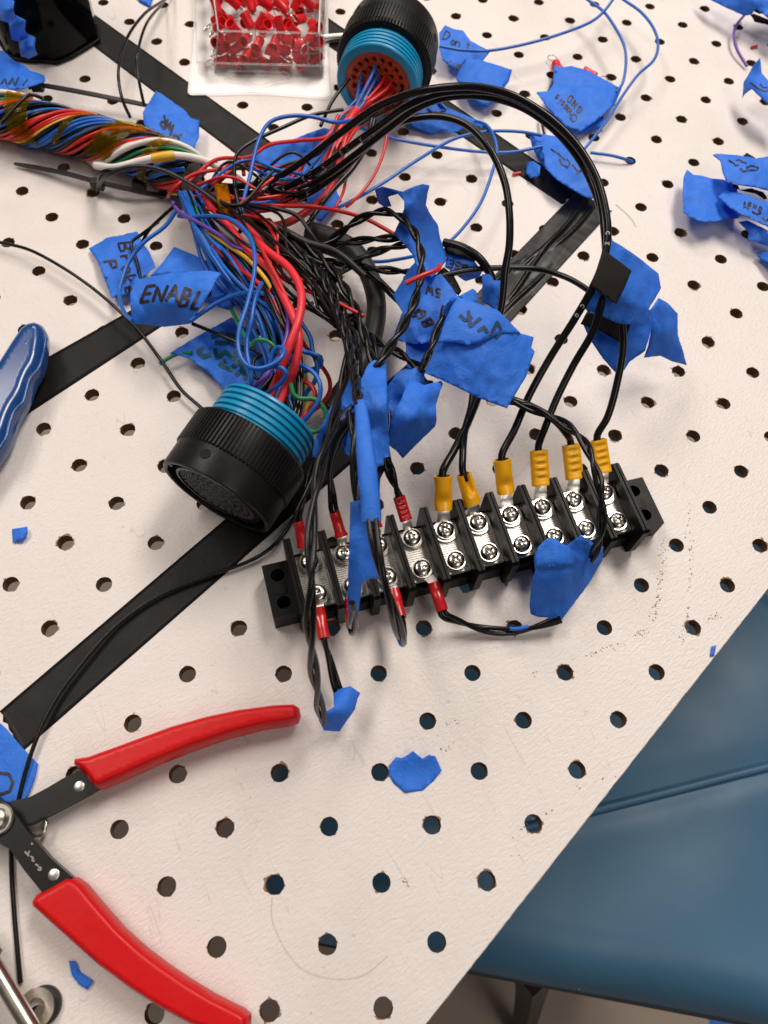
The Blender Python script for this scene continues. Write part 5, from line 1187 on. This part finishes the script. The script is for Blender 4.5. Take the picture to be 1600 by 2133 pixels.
o = T('large blue tape tag with faint lettering right of the centre', [(953, 620), (972, 624), (992, 631), (1037, 646), (1067, 676), (1086, 695), (1112, 702), (1107, 724), (1114, 732), (1096, 785), (1056, 851), (1000, 830), (925, 794), (884, 777), (897, 748), (910, 717), (925, 672), (940, 639)],
  [(953, 620, 62), (1037, 646, 60), (1112, 702, 52), (1056, 851, 46), (884, 777, 50), (925, 672, 60), (990, 740, 58)], crumple=.4, seed=30, ink='ink_faint', pen=7, grid=7,
  text=[[(958, 655), (968, 665), (985, 660)], [(976, 648), (978, 682), (1004, 660)], [(992, 690), (1006, 678), (1014, 696)], [(1020, 700), (1036, 668), (1046, 690)], [(1032, 704), (1052, 684)]])
sh_u = [(953, 621, 63.2), (1037, 647, 61.2), (1090, 697, 54.5), (912, 716, 58.5), (925, 672, 61.4), (990, 700, 61.5)]
tape('folded_flap', None, [(953, 621), (972, 625), (992, 632), (1037, 648), (1066, 677), (1084, 696), (1052, 694), (1022, 703), (998, 714), (975, 719), (945, 713), (912, 715), (926, 673), (941, 641)], sh_u, crumple=.25, seed=31, parent=o, jag=2.4, ink='ink_faint', pen=7,
     text=[[(958, 655), (968, 667), (984, 660)], [(976, 646), (980, 680), (1002, 662)], [(996, 690), (1008, 680), (1016, 694)], [(1022, 700), (1036, 670), (1044, 688)]])
T('rolled blue tape edge left of the large tag', [(918, 668), (925, 640), (940, 620), (957, 615), (952, 632), (938, 650), (926, 690), (915, 712)], [(918, 668, 50), (940, 620, 58), (957, 615, 60), (926, 690, 48)], crumple=.3, seed=32)
o = T('blue tape tag lettered BBE under a black tape band', [(931, 526), (960, 534), (989, 545), (1004, 567), (998, 577), (970, 586), (947, 571), (927, 556)], [(931, 526, 34), (989, 545, 36), (998, 577, 28), (947, 571, 32), (927, 556, 34)], crumple=.5, seed=33, pen=3.6, grid=6, text=letters('BBE', (974, 552), (-19, -6), (-5, 15), .92))
tape('black_band', None, [(921, 507), (927, 497), (962, 511), (996, 532), (989, 545), (960, 535), (931, 527)], [(921, 507, 36), (962, 511, 39), (996, 532, 38), (931, 527, 35.5), (989, 545, 37)], crumple=0, m='black_tape', parent=o, jag=.4, thick=.6)
T('thin torn blue tape right of the BBE tag', [(1004, 571), (1019, 569), (1028, 584), (1054, 584), (1041, 594), (1047, 612), (1038, 620), (1036, 642), (1040, 652), (1022, 639), (1005, 631)], [(1004, 571, 34), (1054, 584, 36), (1040, 652, 30), (1005, 631, 30), (1025, 600, 37)], crumple=.7, seed=34, jag=2)
T('small blue tape bit above the large tag', [(953, 618), (985, 601), (992, 606), (997, 624), (990, 632), (965, 626)], [(953, 618, 46), (985, 601, 42), (990, 632, 44)], crumple=.9, seed=35)
tape('cloth_square', 'black tape wedge between the BUS and BBE tags', [(903, 577), (925, 556), (946, 575), (962, 606), (955, 616), (935, 598)], [(903, 577, 36), (925, 556, 34), (962, 606, 34), (935, 598, 36)], crumple=.3, m='black_tape', cat='tape tag', group=tg, thick=.4)
T('upright blue tape wrapping the twisted pairs, left of the tape pocket', [(751, 793), (767, 759), (779, 750), (804, 755), (807, 820), (809, 885), (812, 951), (799, 954), (800, 969), (782, 973), (770, 962), (757, 930), (753, 860)], [(751, 793, 62), (779, 750, 56), (804, 755, 54), (812, 951, 46), (782, 973, 50), (760, 870, 58), (785, 850, 62)], crumple=.9, seed=36)
T('blue tape flap crossed by twisted pairs, left of the upright tape', [(726, 778), (752, 783), (757, 800), (755, 840), (735, 846), (720, 850), (712, 858), (709, 830), (716, 790)], [(726, 778, 52), (757, 800, 56), (712, 858, 46), (755, 840, 54)], crumple=.8, seed=37)
T('torn blue tape behind the rolled tape, lower left of the upright tape', [(722, 856), (746, 843), (755, 900), (752, 962), (733, 958), (712, 935), (716, 905), (711, 885)], [(722, 856, 46), (746, 843, 52), (752, 962, 44), (712, 935, 36)], crumple=1.0, seed=38, jag=2.5)
T('narrow crumpled blue tape beside the turquoise thread', [(698, 834), (694, 868), (685, 900), (674, 907), (668, 930), (662, 956), (650, 952), (652, 935), (655, 919), (668, 890), (679, 870), (685, 855)], [(698, 834, 38), (685, 900, 32), (650, 952, 28), (674, 880, 36)], crumple=1.0, seed=39)
# pocket
T('back sheet of the blue tape pocket right of the upright tape', [(807, 806), (827, 776), (844, 768), (856, 770), (872, 762), (885, 765), (884, 800), (850, 830), (812, 880), (809, 860)], [(807, 806, 44), (844, 768, 46), (885, 765, 44), (812, 880, 40)], crumple=1.0, seed=40)
T('blue tape pocket folded like an envelope above the fifth post', [(854, 778), (858, 790), (884, 802), (919, 793), (923, 799), (915, 822), (908, 844), (910, 874), (906, 889), (872, 922), (839, 955), (826, 939), (811, 928), (812, 879), (837, 829)], [(854, 778, 50), (884, 802, 54), (923, 799, 48), (906, 889, 44), (839, 955, 34), (811, 928, 42), (855, 870, 58)], crumple=1.2, seed=41)
# rolled tape and the sheet below it
def roll():
    P = smooth_path(px([(751, 838, 84), (757, 900, 88), (764, 970, 89), (770, 1030, 88), (774, 1086, 85)]), 1.5)
    Tn, N, B = frames(P); V = []; F = []; n = 26
    tocam = CAM - P; tocam -= Tn * (tocam * Tn).sum(1)[:, None]; tocam /= np.linalg.norm(tocam, axis=1)[:, None]; sd = np.cross(Tn, tocam)
    for i, p in enumerate(P):
        f = i / (len(P) - 1); w = 1.75 + 1.0 * min(1, f * 1.6) ; 
        for q in range(n):
            a = -2.6 + 2 * math.pi * 1.12 * q / (n - 1); rr = 1 + .16 * q / n + .05 * noise.noise(Vector((f * 6, a, 2)))
            V.append(p + w * rr * (math.sin(a) * sd[i] + .62 * math.cos(a) * tocam[i]))
    for i in range(len(P) - 1):
        for q in range(n - 1): x = i * n + q; F.append((x, x + 1, x + n + 1, x + n))
    o = obj('tape_roll', V, F, M['blue_tape']); return tag(o, 'blue tape rolled into a tall tube hanging over the third post', 'tape tag', tg)
roll()
T('blue tape sheet hanging over the second and third posts', [(729, 1046), (752, 1041), (757, 1075), (787, 1088), (791, 1105), (797, 1151), (807, 1219), (796, 1210), (786, 1206), (772, 1206), (760, 1210), (754, 1218), (750, 1250), (747, 1279), (736, 1283), (724, 1276), (724, 1230), (725, 1194), (729, 1087)],
  [(729, 1046, 72), (752, 1041, 78), (791, 1105, 66), (807, 1219, 46), (772, 1206, 58), (747, 1279, 56), (724, 1276, 60), (727, 1150, 70), (760, 1140, 66)], crumple=.5, seed=43)
ft = T('folded blue tape over the near right end of the terminal block', [(1112, 1160), (1121, 1139), (1140, 1121), (1154, 1121), (1180, 1137), (1210, 1114), (1238, 1132), (1257, 1139), (1255, 1167), (1227, 1216), (1161, 1303), (1140, 1286), (1120, 1285), (1105, 1279), (1103, 1258), (1108, 1212), (1115, 1188)],
  [(1112, 1160, 30), (1154, 1121, 32), (1180, 1137, 27), (1210, 1114, 30), (1257, 1139, 22), (1161, 1303, 4), (1105, 1279, 8), (1108, 1212, 22), (1180, 1180, 27), (1227, 1216, 12)], crumple=.7, seed=44)
tape('folded_flap', None, [(1120, 1143), (1140, 1122), (1156, 1122), (1182, 1138), (1219, 1172), (1165, 1179), (1118, 1184), (1114, 1160)], [(1120, 1143, 32.5), (1156, 1122, 34), (1219, 1172, 25.5), (1118, 1184, 28.5), (1165, 1160, 31.5)], crumple=.4, seed=45, parent=ft)
T('blue tape scrap wrapping the end of the long twisted pair', [(664, 1500), (680, 1482), (696, 1472), (694, 1445), (710, 1434), (730, 1429), (751, 1444), (745, 1455), (740, 1477), (720, 1505), (707, 1524), (675, 1522)], [(664, 1500, 12), (694, 1445, 12), (730, 1429, 14), (751, 1444, 10), (720, 1505, 9), (675, 1522, 5), (705, 1475, 17)], crumple=.7, seed=46)
wire('tape_tip', [(833, 1327, 52), (837, 1338, 46)], 1.3, 'blue_tape', 'bit of blue tape on the tip of the hanging wires', 'tape scrap')
wire('tape_wrap', [(1062, 1309, 6.2), (1075, 1310, 6.0), (1100, 1305, 6.6)], .75, 'blue_tape', 'narrow blue tape wrap on the low looping pair', 'tape scrap')
# tape between the connectors
T('long blue tape folded between the red wires, left of the upper connector', [(532, 320), (565, 306), (600, 295), (640, 278), (675, 266), (695, 272), (693, 320), (670, 370), (630, 392), (595, 390), (562, 387), (545, 372), (530, 352)], [(532, 320, 9), (600, 295, 15), (675, 266, 20), (693, 320, 12), (630, 392, 10), (562, 387, 9), (600, 340, 11)], crumple=1.2, seed=47)
T('crumpled blue tape under the thick red wire', [(640, 410), (668, 392), (700, 395), (712, 420), (690, 440), (668, 462), (645, 450)], [(640, 410, 8), (700, 395, 6), (668, 462, 5)], crumple=1.2, seed=48)
# flat scraps on the board
sg = 'torn blue tape scraps lying on the board'
T('round torn blue tape scrap beside a hole in the foreground', [(810, 1595), (825, 1577), (837, 1579), (850, 1572), (860, 1564), (880, 1580), (893, 1572), (907, 1575), (920, 1605), (905, 1625), (880, 1647), (842, 1651), (820, 1632), (810, 1615)], [(810, 1595, .5), (860, 1564, 4), (885, 1578, 3.0), (920, 1605, .8), (842, 1651, .4), (860, 1610, .5), (875, 1600, .8)], crumple=.25, jag=.5, name='tape_scrap', cat='tape scrap', group=sg, seed=49)
T('small blue tape scrap near the lower red grip', [(143, 2002), (158, 2002), (167, 2024), (195, 2043), (183, 2062), (164, 2050), (150, 2031)], [(143, 2002, .8), (195, 2043, .8), (183, 2062, .8)], crumple=.2, jag=2, name='tape_scrap', cat='tape scrap', group=sg)
T('tiny blue tape scrap at the left between two holes', [(25, 1102), (57, 1097), (58, 1112), (47, 1127), (27, 1130)], [(25, 1102, .8), (57, 1097, 2), (27, 1130, .8)], crumple=.2, name='tape_scrap', cat='tape scrap', group=sg)
T('blue tape tag at the left edge above the pliers pivot, a black letter on it', [(-30, 1490), (0, 1506), (15, 1520), (45, 1555), (80, 1592), (74, 1620), (60, 1655), (45, 1672), (-30, 1672)], [(-30, 1490, .8), (80, 1592, .8), (-30, 1672, .8)], crumple=.1, seed=50, pen=6, grid=7, text=[[(-20, 1612), (0, 1610), (18, 1612), (27, 1630), (20, 1648), (2, 1654), (-18, 1654)]])
T('tiny blue tape speck on the right board edge', [(1482, 1347), (1492, 1344), (1488, 1366), (1479, 1367)], [(1482, 1347, .6), (1492, 1344, .6), (1479, 1367, .6)], crumple=.05, jag=.3, grid=5, name='tape_scrap', cat='tape scrap', group=sg)
T('blue tape corner at the top edge beside the wire loops', [(276, -14), (290, 2), (313, 15), (322, -14)], [(276, -14, 1), (313, 15, 1), (322, -14, 1)], crumple=.1, name='tape_scrap', cat='tape scrap', group=sg)

# ================================================================== tools
def pill(name, parent, outline, hm, half, R, m, hmin=.05):
    V, F = pillow(outline, hm, half, R, hmin); o = obj(name, V, F, M[m], parent); sharp(o, 50); return o
pl = thing('pliers', U(60, 1720, 0), 'pliers with red dipped grips and black steel arms lying open at the lower left', 'pliers')
pill('grip', pl, [(160, 1582), (190, 1577), (270, 1548), (360, 1515), (430, 1495), (500, 1480), (570, 1471), (612, 1469), (624, 1476), (627, 1492), (622, 1506), (600, 1513), (550, 1520), (480, 1538), (400, 1565), (320, 1598), (250, 1630), (214, 1645), (201, 1642), (180, 1615), (158, 1595)], 7.5, 6.2, 3.0, 'red_grip')
pill('grip', pl, [(148, 1825), (164, 1827), (182, 1840), (215, 1880), (260, 1931), (305, 1972), (350, 2006), (400, 2040), (450, 2070), (510, 2100), (524, 2112), (523, 2138), (500, 2150), (450, 2150), (400, 2132), (340, 2100), (280, 2062), (210, 2010), (150, 1957), (100, 1912), (74, 1888), (72, 1878), (82, 1862)], 7.5, 6.2, 3.2, 'red_grip')
def flat_px(name, parent, outline, z0, z1, m, label=None, holes=()):
    mb = MB(); pts = [tuple(U(x, y, z1)[:2]) for x, y in outline]; plate(mb, pts, [], z0, z1, bottom=True)
    # small chamfer look comes from the bevel
    o = mb.make(name, M[m], parent, ang=30)
    bv = o.modifiers.new('bevel', 'BEVEL'); bv.width = .0004; bv.segments = 2; bv.limit_method = 'ANGLE'
    return o
flat_px('arm', pl, [(-60, 1690), (-20, 1668), (20, 1670), (62, 1660), (100, 1640), (130, 1622), (166, 1604), (206, 1640), (170, 1660), (110, 1692), (62, 1716), (52, 1718), (20, 1705), (-60, 1740)], 3.5, 8.0, 'tool_steel')
flat_px('arm', pl, [(-80, 1600), (-30, 1640), (5, 1668), (28, 1690), (62, 1738), (104, 1786), (152, 1828), (90, 1862), (50, 1812), (20, 1768), (-5, 1755), (-60, 1745)], 8.2, 12.2, 'tool_steel')
c = U(-4, 1707, 12.2); mb = MB(); mb.lathe([(12.2, 5.2), (13.0, 5.2), (13.4, 4.7), (13.4, 3.6), (14.6, 3.4), (15.3, 2.6), (15.6, .02)], 40, 'z', (c[0], c[1], 0)); mb.make('pivot_bolt', M['dark_steel'], pl)
for x, y, z in ((165, 1638, 8.0), (112, 1822, 12.2)):
    c = U(x, y, z); mb = MB(); mb.lathe([(z - 1, 1.75), (z + .12, 1.75), (z + .2, 1.6), (z + .22, .02)], 24, 'z', (c[0], c[1], 0)); mb.make('rivet', M['tin'], pl)
wire_part(pl, [(58, 1732, 3), (78, 1742, 3.5), (92, 1735, 4), (97, 1718, 4), (90, 1704, 4), (74, 1700, 4)], .75, 'steel', name='spring')
mb = MB()
for st in ([(66, 1756), (68, 1760)], [(52, 1774), (58, 1780), (62, 1772)], [(58, 1780), (60, 1784)], [(64, 1784), (70, 1788), (66, 1792), (72, 1794)], [(74, 1800), (80, 1804)], [(80, 1806), (86, 1808), (84, 1814), (79, 1810)]):
    P = [U(x, y, 12.3) for x, y in st]; tube_mesh(mb, smooth_path(P, .5), .28, 6)
mb.make('etched_mark', M['mark'], pl)

tb = thing('hand_tool', U(50, 800, 0), 'blue dipped tool handle with a wavy edge at the left edge', 'hand tool')
pill('grip', tb, [(-70, 880), (-30, 815), (0, 768), (30, 720), (48, 694), (64, 683), (80, 680), (94, 686), (101, 700), (101, 722), (98, 742), (96, 758), (90, 776), (78, 795), (71, 812), (66, 828), (57, 846), (45, 864), (36, 884), (29, 906), (19, 930), (3, 955), (-20, 985), (-70, 1050)], 8, 7.0, 4.2, 'blue_grip')
pts = [(96, 705, 12.2), (90, 740, 13), (80, 768, 13.4), (62, 790, 13.6), (55, 815, 13.6), (48, 838, 13.6), (30, 858, 13.6), (20, 885, 13.6), (12, 915, 13.4), (-8, 945, 13)]
wire_part(tb, pts, .8, 'blue_grip', name='ridge')
c = U(57, 714, 14.6); mb = MB(); mb.lathe([(14.3, 1.1), (15.0, 1.1), (15.1, .8), (14.9, .02)], 20, 'z', (c[0], c[1], 0)); mb.make('boss', M['blue_grip'], tb)

rod = thing('steel_rod', U(20, 2080, 0), 'round steel tool shaft in the lower left corner', 'tool shaft')
mb = MB(); tube_mesh(mb, smooth_path([U(-60, 1935, 10), U(20, 2068, 10), U(90, 2185, 10)], 3), 2.7, 24); mb.make('shaft', M['steel'], rod)
c = U(76, 2100, 2.5)
nut = thing('hex_nut', [c[0], c[1], 0], 'steel nut with a dark bore beside the shaft in the lower left corner', 'nut')
mb = MB(); plate(mb, circle(c[0], c[1], 5.6, 32), [circle(c[0], c[1], 2.9, 24)], .1, 3.4, bottom=True); o = mb.make('nut_body', M['steel'], nut, ang=30)
bv = o.modifiers.new('bevel', 'BEVEL'); bv.width = .0006; bv.segments = 3; bv.limit_method = 'ANGLE'
mb = MB(); plate(mb, circle(c[0] + 1.4, c[1] + .5, 5.6, 32), [circle(c[0] + 1.4, c[1] + .5, 4.2, 24)], .05, 1.6, bottom=True); mb.make('rubber_washer', M['zip'], nut)

# cable ties
def cable_tie(pts, w, head, label):
    P = smooth_path(px(pts), 1.5); Tn, N, B = frames(P); z = np.array([0, 0, 1.0])
    t = thing('cable_tie', [P[:, 0].mean(), P[:, 1].mean(), 0], label, 'cable tie', 'black cable ties')
    V = []; n = len(P)
    for i, p in enumerate(P):
        sd = np.cross(Tn[i], z); sd /= np.linalg.norm(sd); ww = w / 2 * min(1, .35 + i / 8)
        V += [p - sd * ww - z * .55, p + sd * ww - z * .55, p + sd * ww + z * .55, p - sd * ww + z * .55]
    F = [(4 * i + q, 4 * i + (q + 1) % 4, 4 * i + 4 + (q + 1) % 4, 4 * i + 4 + q) for i in range(n - 1) for q in range(4)] + [(3, 2, 1, 0), (4 * n - 4, 4 * n - 3, 4 * n - 2, 4 * n - 1)]
    mb = MB(); mb.add(V, F); mb.make('strap', M['zip'], t, ang=30)
    h = U(*head); mb = MB(); mb.box(h[0] - 3.2, h[0] + 3.2, h[1] - 2.6, h[1] + 2.6, h[2] - 2.2, h[2] + 2.4, .6); mb.make('head', M['zip'], t, ang=30)
    return t
cable_tie([(30, 341, 2), (80, 350, 3), (140, 362, 5), (200, 378, 6), (260, 392, 6), (310, 403, 4), (345, 407, 3), (368, 402, 5)], 2.4, (203, 383, 6), 'black cable tie below the harness with its tail pointing left')
cable_tie([(320, 224, 8), (290, 216, 8), (240, 206, 8), (180, 194, 9), (120, 183, 10), (85, 178, 10), (60, 182, 9)], 2.6, (78, 178, 10), 'black cable tie above the harness running under the PWR tag')
cable_tie([(205, 383, 7), (214, 368, 14), (226, 350, 22)], 2.4, (290, 385, 3), 'short black cable tie standing against the underside of the harness')

# ================================================================== containers
# smoked bin, top left
bt = [(18, 118), (35, 128), (62, 132), (100, 134), (120, 136), (150, 124), (180, 106), (207, 88), (204, 60), (170, 20), (60, -30), (-40, 0), (-20, 60)]
G = np.array([U(x, y, 0) for x, y in bt]); cen = G.mean(0)
sb = thing('smoked_bin', [cen[0], cen[1], 0], 'smoked dark plastic bin with blue tape inside at the top left', 'bin')
def ringz(s, z): return [(cen[0] + (g[0] - cen[0]) * s, cen[1] + (g[1] - cen[1]) * s, z) for g in G]
n = len(G); mb = MB(); V = ringz(.96, .4) + ringz(1.0, 1.6) + ringz(1.04, 40) + ringz(1.07, 75)
F = [(j * n + i, j * n + (i + 1) % n, (j + 1) * n + (i + 1) % n, (j + 1) * n + i) for j in range(3) for i in range(n)]
mb.add(V, F); mb.make('wall', M['smoke'], sb, ang=40)
mb = MB(); mb.add(ringz(.96, .4), [tuple(range(n))]); mb.add(ringz(.97, 2.4), [tuple(range(n))]); mb.make('bottom', M['smoke'], sb)
mb = MB()
for a, b in zip(ringz(1.004, .5), ringz(1.004, .5)[1:] + ringz(1.004, .5)[:1]):
    tube_mesh(mb, smooth_path([np.array(a) + [0, 0, .9], np.array(b) + [0, 0, .9]], 4), .9, 8)
mb.make('foot_rim', M['blk_plastic'], sb)
for i, (x, y, h) in enumerate(((38, 62, 26), (58, 98, 12), (14, 22, 40))):
    T(['blue tape tag inside the smoked bin, nearest its left wall', 'blue tape tag inside the smoked bin, lowest of those inside', 'blue tape tag inside the smoked bin, at the left picture edge'][i],
      [(x - 22, y - 24), (x - 4, y - 30), (x + 16, y - 20), (x + 14, y), (x + 21, y + 16), (x + 2, y + 25), (x - 14, y + 20), (x - 18, y - 2)], [(x - 26, y - 26, h), (x + 18, y - 30, h + 10), (x + 24, y + 20, h - 6), (x - 18, y + 26, h - 8), (x, y, h + 6)], crumple=2.5, seed=60 + i)

# clear clamshell box of red terminals
cb_o = U(545, 90, 0)
cb = thing('clear_box', [cb_o[0], cb_o[1], 0], 'clear plastic clamshell box filled with red terminals', 'box')
fl_ = [(392, 193), (398, 196), (540, 193), (680, 203), (688, 200), (684, 100), (680, -60), (412, -70), (404, 60)]
mb = MB(); pts = [tuple(U(x, y, 1.2)[:2]) for x, y in fl_]; plate(mb, pts, [], .5, 1.2, bottom=True); mb.make('flange', M['clear'], cb, ang=30)
rim = [U(x, y, 1.4) for x, y in fl_]; mb = MB()
P = np.array([p for a, b in zip(rim, rim[1:] + rim[:1]) for p in (a, a + (b - a) * .5)] + [rim[0]]); tube_mesh(mb, smooth_path(P, 2), .35, 6); mb.make('flange_rim', M['clear'], cb)
# inner tray: floor corners at z 1.5, wall tops at 26
FL = [U(448, 152, 1.5), U(668, 158, 1.5), U(668, -40, 1.5), U(440, -45, 1.5)]; TPs = [U(455, 64, 27), U(664, 69, 27), U(672, -110, 27), U(430, -115, 27)]
mb = MB(); V = FL + TPs; mb.add(V, [(i, (i + 1) % 4, 4 + (i + 1) % 4, 4 + i) for i in range(4)] + [(0, 1, 2, 3)])
mb.make('tray', M['clear'], cb, smooth=False)
mb = MB()
for lp in (FL, TPs):
    for a, b in zip(lp, lp[1:] + lp[:1]): tube_mesh(mb, smooth_path([a, b], 4), .38, 6)
for a, b in zip(FL, TPs): tube_mesh(mb, smooth_path([a, b], 4), .38, 6)
o1 = [U(x, y, 10) for x, y in ((408, 130), (676, 137))]; tube_mesh(mb, smooth_path(o1, 4), .4, 6)
mb.make('tray_edge', M['clear'], cb, ang=60)
ol = [U(x, y, z) for x, y, z in ((408, 148, 2), (676, 156, 2), (686, -60, 2), (402, -60, 2), (412, 128, 10), (672, 134, 10), (680, -70, 10), (406, -70, 10))]
mb = MB(); mb.add(ol, [(0, 1, 5, 4), (1, 2, 6, 5), (3, 0, 4, 7)]); mb.make('outer_wall', M['clear'], cb, smooth=False)
wire_part(cb, [(475, 148, 4), (472, 158, 3), (480, 165, 2.5), (510, 168, 2.4), (538, 178, 2.2), (575, 168, 2.4), (603, 163, 2.5), (600, 153, 4), (575, 150, 4), (505, 148, 4), (475, 148, 4)], .4, 'clear', name='latch')
# terminals in the box
def mini_terminal_meshes():
    a = MB(); a.lathe([(-.5, 1.2), (-.5, 2.3), (.2, 2.65), (2.5, 2.5), (5.5, 2.6), (7.7, 3.1), (8.0, 3.0), (7.9, 2.4), (4, 2.0), (3.9, .02)], 18, 'z'); 
    b = MB(); V = [(-.8, -.3, -2.5), (.8, -.3, -2.5), (.8, .3, -2.5), (-.8, .3, -2.5), (-1.1, -.3, .3), (1.1, -.3, .3), (1.1, .3, .3), (-1.1, .3, .3)]
    b.add(V, [(0, 1, 2, 3), (4, 7, 6, 5), (0, 4, 5, 1), (1, 5, 6, 2), (2, 6, 7, 3), (3, 7, 4, 0)])
    for q in range(2):
        sx = -1 if q == 0 else 1
        P = [np.array([sx * 1.0, 0, -2.4]), np.array([sx * 2.3, 0, -3.6]), np.array([sx * 2.6, 0, -5.4]), np.array([sx * 1.9, 0, -7.2]), np.array([sx * .3, 0, -7.8])]
        tube_mesh(b, smooth_path(P, .8), .42, 6, flat=.6)
    return a, b
ma, mb_ = mini_terminal_meshes(); proto = {}
def boxed_terminal(p, rot, label, group, kind=None):
    t = thing('loose_terminal', [0, 0, 0], label, 'terminal', group)
    if not proto:
        proto['s'] = ma.make('sleeve', M['red_vinyl2'], t, True); proto['t'] = mb_.make('tongue', M['tin'], t, True)
    else:
        for k in ('s', 't'):
            c = proto[k].copy(); COL.objects.link(c); c.parent = t
    t.location = np.asarray(p) * MM; t.rotation_euler = rot
    return t
def quad(u, v, z):
    a = FL[0] * (1 - u) * (1 - v) + FL[1] * u * (1 - v) + FL[2] * u * v + FL[3] * (1 - u) * v; return np.array([a[0], a[1], z])
cnt = 0
for lay, (z, nx, ny) in enumerate(((4, 8, 5), (9.5, 8, 5), (15, 8, 5), (20.5, 7, 4))):
    for i in range(nx):
        for j in range(ny):
            u = (i + .5) / nx + random.uniform(-.03, .03); v = (j + .5) / ny + random.uniform(-.05, .05)
            if lay in (0, 1) and 0 < j < ny - 1 : continue
            rot = (random.uniform(.7, 1.7), random.uniform(-.4, .4), random.gauss(0, 1.0))
            if lay == 3: rot = (random.uniform(-.9, .9), random.uniform(-.9, .9), random.uniform(0, 6.28))
            R3 = Matrix.Rotation(rot[2], 3, 'Z') @ Matrix.Rotation(rot[1], 3, 'Y') @ Matrix.Rotation(rot[0], 3, 'X')
            off = R3 @ Vector((0, 0, 2.5))
            p = quad(min(.94, max(.06, u)), min(.93, max(.07, v)), z + random.uniform(-1, 1)) - np.array(off)
            p[2] = max(p[2], 3.2)
            boxed_terminal(p, rot, 'red crimp terminal among those heaped in the clear box', 'red terminals heaped in the clear box'); cnt += 1
bp_ = U(1157, 132, 2.3); boxed_terminal(bp_, (math.pi / 2, 0, .25), 'loose red terminal poking out above the Chassis GND tag', 'loose terminals by the Chassis GND tag')
bp_ = U(1240, 160, 2.3); boxed_terminal(bp_, (math.pi / 2, .3, -2.2), 'loose terminal lying behind the Chassis GND tag, its prongs pointing up left', 'loose terminals by the Chassis GND tag')
mb = MB(); tube_mesh(mb, smooth_path([U(640, 82, 3), U(715, 76, 3)], 3), 2.0, 16); tag(mb.make('steel_pin', M['tin']), 'steel pin lying between the clear box and the upper connector', 'pin')

# ================================================================== small traces on the board
def fibre(pts, label, r=.045): return wire('fibre', pts, r, 'hair', label, 'fibre', 'stray hairs and fibres on the board', 5)
fibre([(567, 1868, .3), (566, 1910, .4), (590, 1970, .5), (630, 2018, .5), (690, 2038, .5), (755, 2032, .5), (808, 1992, .3)], 'thin curved hair lying in the foreground between the holes')
fibre([(880, 970, .5), (905, 960, 3), (940, 958, 3), (965, 975, 1)], 'thin fibre behind the fifth post')
fibre([(985, 1010, .5), (1030, 1014, 2), (1070, 995, 2), (1105, 960, .5)], 'thin fibre behind the seventh post')
fibre([(1282, 425, .4), (1300, 440, .5), (1315, 455, .5), (1325, 472, .4)], 'dark fibre on the board right of the arcs', .12)
mb = MB()
def speck(x, y, s, el=1.0, an=0.0):
    c = U(x, y, .07); n = random.randint(4, 6); V = []
    for q in range(n):
        a = 2 * math.pi * q / n + random.uniform(-.4, .4); r = s * random.uniform(.5, 1.2); u, v = r * math.cos(a) * el, r * math.sin(a); V.append((c[0] + u * math.cos(an) - v * math.sin(an), c[1] + u * math.sin(an) + v * math.cos(an), .07))
    mb.add(V, [tuple(range(n))])
for line, dens, wd in (([(1384, 1120), (1378, 1180), (1369, 1250), (1360, 1290)], 85, 4), ([(1437, 1065), (1440, 1120), (1438, 1200), (1432, 1285), (1420, 1345)], 90, 4), ([(1350, 1312), (1320, 1325)], 22, 3), ([(1300, 1342), (1260, 1350), (1225, 1365)], 30, 3),
                       ([(1195, 1370), (1190, 1374)], 6, 2), ([(1120, 1398), (1110, 1404)], 6, 2), ([(1500, 1280), (1470, 1296)], 16, 2.5), ([(1145, 1690), (1110, 1704), (1070, 1750)], 16, 4), ([(1290, 1612), (1210, 1640), (1200, 1652)], 6, 4), ([(930, 1506), (965, 1498)], 10, 2), ([(838, 1830), (850, 1848)], 10, 4), ([(920, 1562), (950, 1550)], 8, 2)):
    for _ in range(dens):
        f = random.random() * (len(line) - 1); i = int(f); g = f - i; x = line[i][0] * (1 - g) + line[i + 1][0] * g + random.gauss(0, wd); y = line[i][1] * (1 - g) + line[i + 1][1] * g + random.gauss(0, 3)
        speck(x, y, random.uniform(.10, .30), random.uniform(1, 2.2), random.uniform(0, 3))
for _ in range(160): 
    x, y = random.uniform(50, 1550), random.uniform(500, 2100); speck(x, y, random.uniform(.05, .16), random.uniform(1, 2))
sc = mb.make('scuff_mark', M['scuff'], smooth=False); tag(sc, 'black scuffs and specks scattered over the board', 'scuffs', kind='stuff')

for o in bpy.data.objects:
    if '_o' in o.keys(): del o['_o']
